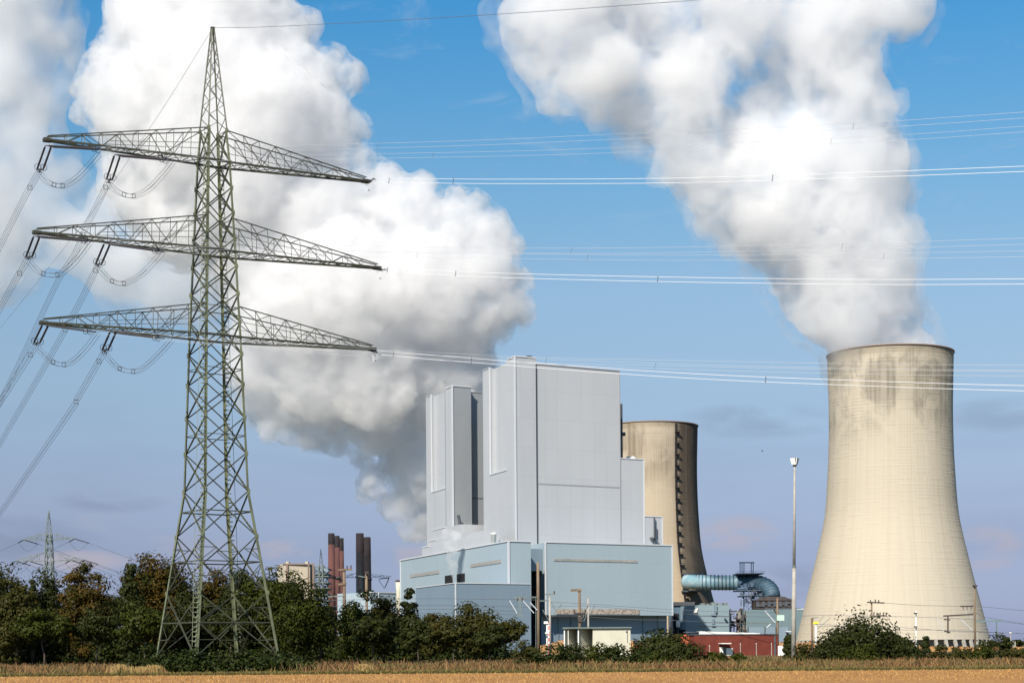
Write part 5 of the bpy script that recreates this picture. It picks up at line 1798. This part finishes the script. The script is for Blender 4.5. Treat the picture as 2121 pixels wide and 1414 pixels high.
TREES = [
    ('dark', -18, 1172, 110, 218, 'dark tree cut by the left edge of the photo', 'round'),
    ('turning', 34, 1196, 96, 206, 'broad turning tree in front of the foot of the small far pylon', 'round'),
    ('dark', 69, 1168, 30, 224, 'narrow dark tree whose thin top stands left of the small far pylon', 'cone'),
    ('dark', 105, 1204, 88, 228, 'dark green tree hiding the foot of the small far pylon', 'round'),
    ('green', 92, 1262, 105, 196, 'lower green tree in front of the trees on the left', 'dome'),
    ('brown', 172, 1162, 96, 214, 'autumn brown tree just right of the small far pylon', 'round'),
    ('dark', 200, 1268, 92, 200, 'lower dark tree below the autumn brown one', 'dome'),
    ('dark', 232, 1222, 66, 262, 'low dark tree filling the gap before the big autumn tree', 'dome'),
    ('brown', 326, 1124, 132, 222, 'tallest autumn brown tree, left of the big pylon', 'round'),
    ('dark', 272, 1170, 62, 212, 'dark tree leaning on the left of the tallest autumn tree', 'cone'),
    ('dark', 372, 1180, 92, 230, 'dark tree seen through the left leg of the big pylon', 'round'),
    ('green', 300, 1255, 108, 198, 'lower green tree before the tallest autumn tree', 'dome'),
    ('brown', 448, 1157, 78, 236, 'orange brown tree seen through the middle of the big pylon', 'round'),
    ('dark', 408, 1235, 90, 212, 'dark tree low behind the left half of the big pylon', 'dome'),
    ('dark', 500, 1184, 92, 226, 'dark green tree behind the right half of the big pylon', 'round'),
    ('dark', 478, 1255, 96, 205, 'low dark tree between the legs of the big pylon', 'dome'),
    ('green', 570, 1166, 118, 208, 'bright green spreading tree just right of the big pylon', 'round'),
    ('green', 628, 1208, 104, 200, 'green tree sloping down before the beige block', 'round'),
    ('dark', 662, 1252, 76, 214, 'dark green tree below the red chimneys', 'dome'),
    ('dark', 590, 1262, 110, 214, 'dark tree low beside the right foot of the big pylon', 'dome'),
    ('green', 742, 1234, 84, 196, 'green bushy tree below the black chimneys', 'round'),
    ('turning', 795, 1236, 72, 204, 'olive bushy tree left of the pointed dark tree', 'round'),
    ('dark', 848, 1226, 62, 200, 'pointed dark green tree before the corner of the turbine hall', 'cone'),
    ('dark', 776, 1280, 110, 190, 'low dark bushy tree in front of its taller neighbours', 'dome'),
    ('turning', 903, 1258, 74, 198, 'brownish bushy tree before the slate blue low block', 'round'),
    ('dark', 868, 1286, 80, 190, 'low dark bush left of the brownish tree', 'dome'),
    ('turning', 985, 1259, 98, 200, 'wide turning bushy tree below the corner of the low block', 'round'),
    ('turning', 940, 1290, 80, 190, 'low turning bush between two brownish trees', 'dome'),
    ('turning', 1048, 1280, 80, 204, 'small turning tree at the right end of the tree row', 'dome'),
    ('dark', 1012, 1300, 90, 188, 'low dark bush below the wide turning tree', 'dome')]
for i, (lm_, px, top, w_, Y, lab, shp) in enumerate(TREES):
    tree('broadleaf_tree', lab, 'tree', px, top, w_ * (1.15 if shp == 'dome' else 1.0), Y, LEAF[lm_], 100 + i, shp, True, 1.1, 'trees along the field on the left', 0.36 if shp == 'dome' else (0.02 if shp == 'round' else -0.1), 0.85)
BUSH = [
    ('hedge', 288, 1340, 70, 129, 'left end of the dark hedge row at the foot of the big pylon'), ('hedge', 338, 1341, 76, 129, 'dark bush under the left leg of the big pylon'),
    ('hedge', 395, 1341, 84, 129, 'dark bush under the near leg of the big pylon'), ('hedge', 455, 1340, 84, 129, 'dark bush under the middle of the big pylon'),
    ('hedge', 512, 1341, 80, 129, 'dark bush right of the middle of the big pylon'), ('hedge', 566, 1345, 76, 129, 'dark bush under the right leg of the big pylon'),
    ('hedge', 614, 1355, 66, 129, 'low right end of the dark hedge row by the big pylon'),
    ('turning', 1096, 1330, 60, 172, 'brownish bush below the tallest timber mast'), ('hedge', 1140, 1336, 62, 170, 'dark bush below the concrete mast'),
    ('hedge', 1186, 1333, 60, 172, 'dark bush before the open bays of the cream shed'), ('green', 1228, 1330, 58, 174, 'leafy bush before the middle of the cream shed'),
    ('hedge', 1272, 1331, 62, 172, 'dark bush before the right end of the cream shed'), ('hedge', 1318, 1336, 60, 171, 'dark bush before the small hut'),
    ('dark', 1374, 1300, 84, 178, 'tall dark bush between the hut and the brick building'), ('dark', 1418, 1316, 62, 176, 'dark bush before the orange end of the brick building'),
    ('green', 1352, 1345, 56, 170, 'low green bush under the tall dark bush'), ('green', 1478, 1347, 52, 176, 'small green bush before the brick building'),
    ('green', 1532, 1351, 24, 176, 'tiny green bush by the white door'),
    ('dark', 1634, 1306, 32, 236, 'small dark conifer between the white panel and the light mast'), ('turning', 1664, 1334, 58, 182, 'twiggy brownish bush at the foot of the light mast'),
    ('dark', 1712, 1334, 76, 184, 'dark bush under the yellow sign'), ('dark', 1772, 1269, 122, 190, 'largest dark bush before the free cooling tower'),
    ('dark', 1730, 1312, 80, 186, 'lower dark bush on the left of the largest one'), ('green', 1788, 1325, 70, 180, 'yellow green bush low in front of the largest dark bush'),
    ('turning', 1836, 1300, 62, 196, 'olive bush right of the largest dark bush'), ('dark', 1864, 1301, 58, 190, 'rounded dark bush left of the thin white pole'),
    ('dark', 1888, 1328, 54, 186, 'low dark bush at the foot of the thin white pole'), ('dark', 1917, 1314, 26, 200, 'slim dark conifer right of the thin white pole'),
    ('turning', 1958, 1336, 66, 184, 'low olive hedge bush before the tower columns'), ('turning', 2000, 1336, 58, 186, 'low olive bush left of the tall brown mast'),
    ('green', 2032, 1337, 50, 180, 'yellow green bush below the tall brown mast'), ('dark', 2058, 1311, 56, 206, 'dark bush right of the free cooling tower'),
    ('dark', 2082, 1310, 40, 202, 'pointed dark bush near the right edge of the photo'), ('turning', 2112, 1342, 60, 190, 'olive bush cut by the right edge of the photo')]
for i, (lm_, px, top, w_, Y, lab) in enumerate(BUSH):
    con = 'conifer' in lab or 'pointed' in lab
    tree('conifer' if 'conifer' in lab else 'bush', lab, 'bush' if 'conifer' not in lab else 'conifer', px, top, w_ * (1.0 if con else 1.3), Y, LEAF[lm_], 300 + i, 'cone' if con else 'dome', con, 1.25,
         'bushes along the verge', -0.3 if con else -0.75, 0.8)
for i, (px, top, w_) in enumerate(((2108, 1322, 30), (2140, 1319, 44), (2060, 1330, 24))):
    tree('broadleaf_tree', ['far dark tree on the horizon at the right edge', 'far dark tree just beyond the right edge', 'tiny far tree behind the pale posts'][i], 'tree', px, top, w_, 900, LEAF['dark'], 400 + i, 'dome', True, 0.5,
         'far trees on the right', 0.0, 1.0, 0.7)
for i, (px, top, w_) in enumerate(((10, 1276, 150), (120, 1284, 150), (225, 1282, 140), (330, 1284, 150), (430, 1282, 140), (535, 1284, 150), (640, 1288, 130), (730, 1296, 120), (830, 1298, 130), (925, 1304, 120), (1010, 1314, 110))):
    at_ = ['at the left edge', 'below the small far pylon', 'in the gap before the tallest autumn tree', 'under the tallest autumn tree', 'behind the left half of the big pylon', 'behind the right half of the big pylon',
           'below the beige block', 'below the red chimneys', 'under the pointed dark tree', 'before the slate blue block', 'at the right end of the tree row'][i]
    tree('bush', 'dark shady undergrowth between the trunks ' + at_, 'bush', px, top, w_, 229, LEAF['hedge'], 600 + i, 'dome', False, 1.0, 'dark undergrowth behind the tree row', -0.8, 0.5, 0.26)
# pale dry grass tufts before the hedge
tuft_mat = leaf_mat('pale_dry_grass', [(0.36, 0.24, 0.09), (0.43, 0.30, 0.12), (0.29, 0.19, 0.07), (0.46, 0.34, 0.16)])
for i, (px, w_, h_, lab) in enumerate(((250, 34, 0.7, 'pale dry grass tuft at the left end of the dark hedge'), (298, 30, 0.55, 'low pale dry grass tuft before the left end of the dark hedge'),
                                       (322, 26, 0.65, 'pale reedy grass tuft under the left leg of the big pylon'), (755, 26, 0.6, 'thin pale grass tuft right of the dark hedge'))):
    b = P(px, 1380, 125)
    rx = w_ / 2 * 125 / F
    n = 420
    rng = np.random.default_rng(500 + i)
    x, y = b.x + rng.normal(0, 0.5, n) * rx, 125 + rng.normal(0, 0.3, n)
    h = h_ * rng.uniform(0.5, 1.1, n)
    lx, ly, wd = rng.normal(0, 0.16, n), rng.normal(0, 0.16, n), rng.uniform(0.015, 0.035, n)
    V = np.stack([np.stack([x - wd, y, 0 * x], 1), np.stack([x + wd, y, 0 * x], 1), np.stack([x + lx * .6 + wd * .8, y + ly * .6, h * .7], 1), np.stack([x + lx, y + ly, h], 1)], 1)
    r_ = thing('dry_grass_tuft', lab, 'grass tuft', (b.x, 125, 0), 'pale dry grass tufts')
    np_mesh('blades', V.reshape(-1, 3), np.arange(4 * n).reshape(n, 4), tuft_mat, r_)

# ------------------------------------------------------------------ steam and cloud
# ------------------------------------------------------------------ steam
def steam_mat(name, dens, surf, col=(0.93, 0.93, 0.93), aniso=0.3, het=None, alb=0.985):
    m = bpy.data.materials.new(name)
    m.use_nodes = True
    t = NT(m.node_tree)
    m.node_tree.nodes.clear()
    out = t.n('ShaderNodeOutputMaterial')
    tr = t.n('ShaderNodeBsdfTransparent')
    df = t.n('ShaderNodeBsdfDiffuse', ins={0: (*col, 1)})
    mx = t.n('ShaderNodeMixShader', ins={0: surf, 1: tr.outputs[0], 2: df.outputs[0]})
    m.node_tree.links.new(mx.outputs[0], out.inputs['Surface'])
    if dens > 0:
        vs = t.n('ShaderNodeVolumePrincipled', ins={'Color': (alb, alb, alb + 0.004, 1), 'Density': dens, 'Anisotropy': aniso})
        m.node_tree.links.new(vs.outputs[0], out.inputs['Volume'])
        if het:
            # wisps: the steam thins out and tears open
            scale, lo, hi, step = het[:4]
            g = t.n('ShaderNodeNewGeometry').outputs['Position']
            nz = t.noise(g, scale, 3.0, 0.55)
            if len(het) > 4:                              # a finer tearing on top
                n2 = t.noise(g, het[4], 2.0, 0.5)
                nz = t.math('ADD', nz, t.math('MULTIPLY', t.math('SUBTRACT', n2, 0.5), het[5]))
            t.t.links.new(t.math('MULTIPLY', t.smooth(nz, lo, hi), dens), vs.inputs['Density'])
            m.cycles.volume_step_rate = step
        else:
            m.cycles.homogeneous_volume = True
    return m


_ico = {}


def ico(sub):
    if sub not in _ico:
        b = bmesh.new()
        bmesh.ops.create_icosphere(b, subdivisions=sub, radius=1.0)
        b.verts.ensure_lookup_table()
        _ico[sub] = (np.array([v.co[:] for v in b.verts]), np.array([[v.index for v in f.verts] for f in b.faces]))
        b.free()
    return _ico[sub]


def steam_mesh(name, blobs, Y0, rng, kids, voxel, grow=0.0, disp=((0.35, 1.0),), flat=0.8, smooth=3, lean=((0, 0), (1, 0)), clean=None):
    """Cauliflower body: spheres of falling size budding from one another, fused into one skin."""
    k = Y0 / F
    S = []
    for (px, py, r, dy) in blobs:
        dy += float(np.interp(py, [q[0] for q in lean], [q[1] for q in lean]))
        p = P(px, py, Y0 + dy)
        S.append((p.x, p.y, p.z, r * (Y0 + dy) / F))
    lvl = list(S)
    for (n, lo, hi, out) in kids:
        nxt = []
        for (x, y, z, r) in lvl:
            for _ in range(n):
                d = rng.normal(size=3)
                d /= np.linalg.norm(d)
                rr = r * rng.uniform(lo, hi)
                q = r * rng.uniform(out - 0.18, out + 0.02)
                nxt.append((x + d[0] * q, y + d[1] * q * flat, z + d[2] * q, rr))
        S += nxt
        lvl = nxt
    A = np.array(S)
    A[:, 3] += grow
    V, Fc, off = [], [], 0
    for (x, y, z, r) in A:
        v, f = ico(2 if r > 6 else 1)
        V.append(v * r + np.array((x, y, z)))
        Fc.append(f + off)
        off += len(v)
    V = np.concatenate(V)
    Fc = np.concatenate(Fc)
    me = bpy.data.meshes.new(name)
    me.from_pydata(V.tolist(), [], Fc.tolist())
    ob = bpy.data.objects.new(name, me)
    COL.objects.link(ob)
    rm = ob.modifiers.new('fuse', 'REMESH')
    rm.mode = 'VOXEL'
    rm.voxel_size = voxel
    sm = ob.modifiers.new('soften', 'SMOOTH')
    sm.iterations = smooth
    for i, (scale, amt) in enumerate(disp):
        tx = bpy.data.textures.new(name, 'CLOUDS')
        tx.noise_scale = scale
        tx.noise_depth = 4
        tx.noise_basis = 'ORIGINAL_PERLIN'
        dm = ob.modifiers.new('billow', 'DISPLACE')
        dm.texture = tx
        dm.texture_coords = 'GLOBAL'
        dm.strength = amt
        dm.mid_level = 0.5
    rm = ob.modifiers.new('clean', 'REMESH')                 # no folds left for the light to fall into
    rm.mode = 'VOXEL'
    rm.voxel_size = clean or voxel
    dg = bpy.context.evaluated_depsgraph_get()
    m2 = bpy.data.meshes.new_from_object(ob.evaluated_get(dg))
    bpy.data.objects.remove(ob, do_unlink=True)
    bpy.data.meshes.remove(me)
    m2.name = name
    # drop hollow pockets and stray crumbs: keep the outer skin only
    bm_ = bmesh.new()
    bm_.from_mesh(m2)
    seen, isl = set(), []
    for v in bm_.verts:
        if v in seen:
            continue
        st, grp = [v], []
        seen.add(v)
        while st:
            a = st.pop()
            grp.append(a)
            for e in a.link_edges:
                o = e.other_vert(a)
                if o not in seen:
                    seen.add(o)
                    st.append(o)
        isl.append(grp)
    big = max(isl, key=len)
    kill = [v for g in isl if g is not big for v in g]
    bmesh.ops.delete(bm_, geom=kill, context='VERTS')
    bm_.to_mesh(m2)
    bm_.free()
    m2.shade_smooth()
    return m2


LEFT = [(885, 1075, 45, 0), (930, 1040, 75, 20), (875, 1000, 70, 0), (850, 930, 85, 10), (775, 1010, 30, -5), (835, 1050, 35, 0), (780, 890, 65, 0), (700, 870, 60, 10),
        (620, 850, 62, 10), (545, 830, 60, 10), (660, 780, 110, 0), (560, 730, 105, 10), (770, 770, 130, 0), (900, 800, 130, 20),
        (960, 680, 90, 10), (1030, 640, 72, 0), (1000, 570, 80, -5), (1010, 505, 65, 0), (930, 485, 85, 0), (850, 455, 85, 0),
        (760, 440, 90, 5), (650, 450, 120, 0), (560, 560, 130, 10), (600, 660, 130, 0), (720, 600, 160, -10), (860, 600, 145, 0),
        (500, 450, 125, 10), (450, 400, 120, 5), (410, 320, 140, 0), (320, 310, 110, 10), (290, 220, 120, 0), (205, 170, 52, 0), (262, 120, 75, 5),
        (350, 60, 135, 0), (450, 10, 155, 0), (560, 80, 95, 0), (610, 180, 105, 0), (645, 265, 95, -5), (640, 350, 90, 0), (540, 250, 150, -15),
        (420, 180, 160, -10), (380, -60, 140, 0),
        (560, 335, 125, -8), (500, 385, 125, -12), (620, 640, 140, 0), (690, 700, 130, 4), (430, 300, 150, -8),
        (300, 420, 70, 0), (260, 370, 60, 0), (380, 480, 80, 0), (985, 432, 34, 0), (1030, 462, 30, 0), (940, 418, 30, 0), (1062, 510, 24, 0), (1082, 575, 26, 0), (1092, 645, 24, 0), (1052, 676, 26, 0),
        (722, 160, 34, 0), (738, 262, 32, 0), (748, 330, 30, 0), (690, 120, 30, 0), (800, 372, 34, 0), (880, 392, 32, 0), (165, 180, 22, 0), (195, 128, 26, 0), (225, 80, 26, 0), (172, 235, 26, 0), (600, 62, 36, 0),
        (758, 1018, 20, 0), (775, 975, 32, 0), (806, 1052, 24, 0), (852, 1092, 26, 0), (640, 902, 36, 0), (560, 886, 34, 0), (705, 925, 32, 0), (740, 945, 28, 0), (600, 898, 24, 0), (668, 922, 20, 0), (760, 1000, 18, 0)]
RIGHT = [(1822, 740, 98, 0), (1790, 650, 118, 0), (1735, 650, 85, -5), (1852, 600, 55, 0), (1765, 560, 130, 0), (1828, 510, 72, -10), (1690, 570, 95, 10),
         (1620, 500, 95, 5), (1720, 470, 130, 0), (1800, 420, 85, 0), (1560, 450, 95, 5), (1640, 400, 115, 0), (1780, 330, 100, 0), (1500, 390, 90, 0),
         (1555, 330, 95, 5), (1440, 330, 85, 0), (1700, 290, 100, 0), (1755, 230, 105, 0), (1725, 140, 105, 0), (1695, 60, 115, 0), (1760, 15, 100, 0),
         (1870, 10, 68, 0), (1420, 260, 105, 0), (1345, 260, 72, 5), (1410, 150, 105, 0), (1260, 110, 110, 0), (1165, 150, 70, 0), (1180, 190, 55, 0),
         (1110, 60, 90, 0), (1210, 20, 115, 0), (1350, 30, 115, 0), (1490, 90, 80, 0), (1570, 20, 100, 0), (1620, 130, 60, 10), (1500, -40, 120, 0), (1250, -60, 120, 0),
         (1765, 712, 50, 0), (1878, 700, 46, 0), (1795, 748, 90, 0), (1868, 748, 92, 0), (1900, 655, 28, 0), (1738, 690, 42, 0), (1660, 628, 36, 0), (1612, 585, 34, 0), (1690, 668, 26, 0), (1880, 480, 24, 0), (1872, 395, 22, 0), (1852, 320, 26, 0), (1868, 205, 22, 0),
         (1530, 245, 60, 10), (1560, 110, 55, 10), (1590, 200, 46, 10), (1300, 215, 40, 10), (1480, 210, 50, 5), (1090, 130, 34, 0), (1130, 215, 26, 0), (1240, 235, 30, 0), (1370, 355, 28, 0), (1465, 465, 34, 0), (1545, 530, 28, 0)]


def plume(label, cat, blobs, Y0, seed, layers):
    root = bpy.data.objects.new('steam_plume', None)
    COL.objects.link(root)
    root['label'] = label
    root['category'] = cat
    root.location = P(blobs[0][0], blobs[0][1], Y0)
    for (nm, mat, kw) in layers:
        m = steam_mesh(nm, blobs, Y0, np.random.default_rng(seed), **kw)
        m.materials.clear()
        m.materials.append(mat)
        o = bpy.data.objects.new(nm, m)
        COL.objects.link(o)
        o.parent = root
        o.matrix_parent_inverse = Matrix.Translation(-root.location)
    return root
LEAN_L = ((-100, 5), (250, 0), (420, -3), (520, -6), (680, -5), (780, 0), (850, 5), (950, 22), (1100, 34))
LEAN_R = ((-60, -25), (740, 0))
dense = steam_mat('dense_steam', 0.05, 0.10, col=(0.5, 0.5, 0.51), alb=0.994)
curl = steam_mat('curling_steam', 0.075, 0.01, het=(0.07, 0.44, 0.56, 0.26, 0.25, 0.25), alb=0.994)
soft = steam_mat('soft_steam', 0.045, 0.015, alb=0.985)
torn = steam_mat('torn_steam', 0.085, 0.0, het=(0.045, 0.38, 0.56, 0.22, 0.18, 0.25), alb=0.99)
wisp = steam_mat('wispy_steam', 0.04, 0.0, het=(0.035, 0.47, 0.70, 0.4, 0.14, 0.2), alb=0.99)
wisp2 = steam_mat('thin_grey_cloud', 0.03, 0.0, het=(0.02, 0.42, 0.66, 0.35), alb=0.985)
cloud = steam_mat('grey_white_cloud', 0.02, 0.015, alb=0.985)
plume('huge white steam cloud billowing up behind the boiler houses and the big pylon', 'steam cloud', LEFT, 980, 3,
      [('billows', dense, dict(kids=((15, .22, .42, .82), (8, .25, .5, .88)), voxel=1.3, grow=-2.5, lean=LEAN_L, disp=((45, 12), (14, 8), (6, 5), (2.5, 1.8)), smooth=2)),
       ('curls', curl, dict(kids=((15, .22, .42, .82), (8, .25, .5, .88)), lean=LEAN_L, voxel=2.0, grow=1.5, disp=((45, 12), (14, 8), (6, 5)), smooth=2))])
plume('white steam plume rising from the free cooling tower and spreading left', 'steam cloud', RIGHT, TD, 5,
      [('billows', soft, dict(kids=((10, .25, .45, .75),), voxel=1.8, grow=-6.5, lean=LEAN_R, disp=((45, 20), (16, 12), (6, 5)))),
       ('torn_billows', torn, dict(kids=((12, .25, .45, .8), (5, .3, .5, .85)), voxel=2.0, grow=0.0, lean=LEAN_R, disp=((40, 18), (13, 9)))),
       ('veil', wisp, dict(kids=((10, .25, .45, .8),), voxel=2.5, grow=5.0, lean=LEAN_R, disp=((40, 22), (12, 8))))])
CLOUD = [(-20, 540, 90, 0), (20, 470, 90, 0), (70, 430, 80, 0), (-30, 380, 120, 0), (40, 300, 100, 0), (90, 350, 60, 0), (10, 180, 120, 0), (60, 90, 95, 0), (20, -20, 140, 0), (100, 30, 60, 0),
         (130, 470, 70, 0), (200, 500, 70, 0), (270, 560, 80, 0), (340, 600, 70, 0), (400, 560, 90, 0), (230, 430, 70, 0), (360, 500, 90, 0), (440, 620, 70, 0)]
plume('soft grey and white cloud at the left edge, behind the big white steam', 'steam cloud', CLOUD, 1500, 8,
      [('billows', cloud, dict(kids=((10, .3, .5, .8),), voxel=3.0, grow=-8, disp=((70, 30), (20, 12), (6, 3)))),
       ('veil', wisp2, dict(kids=((8, .3, .5, .85),), voxel=5.0, grow=8.0, disp=((60, 26), (15, 6))))])
#PUFF
PUFF = [(942, 1200, 5, 0), (941, 1188, 8, 0), (938, 1172, 10, -1), (935, 1156, 11, -2), (938, 1140, 13, -3), (930, 1125, 14, -4), (942, 1112, 15, -5), (925, 1104, 12, -6), (955, 1126, 10, -5)]
puff_m = steam_mat('puff_steam', 0.35, 0.0, het=(0.16, 0.36, 0.62, 0.2), alb=0.99)
puff_s = steam_mat('puff_core', 0.09, 0.02, alb=0.99)
plume('small steam puff rising from the vents above the low block', 'steam puff', PUFF, bp(-4, T_of(942, 1200, -4))[1], 9,
      [('billows', puff_s, dict(kids=((8, .3, .5, .8),), voxel=0.5, grow=-0.8, disp=((6, 1.6), (2, 0.8)))),
       ('veil', puff_m, dict(kids=((8, .3, .5, .85),), voxel=0.6, grow=0.5, disp=((6, 1.6), (2, 0.8))))])
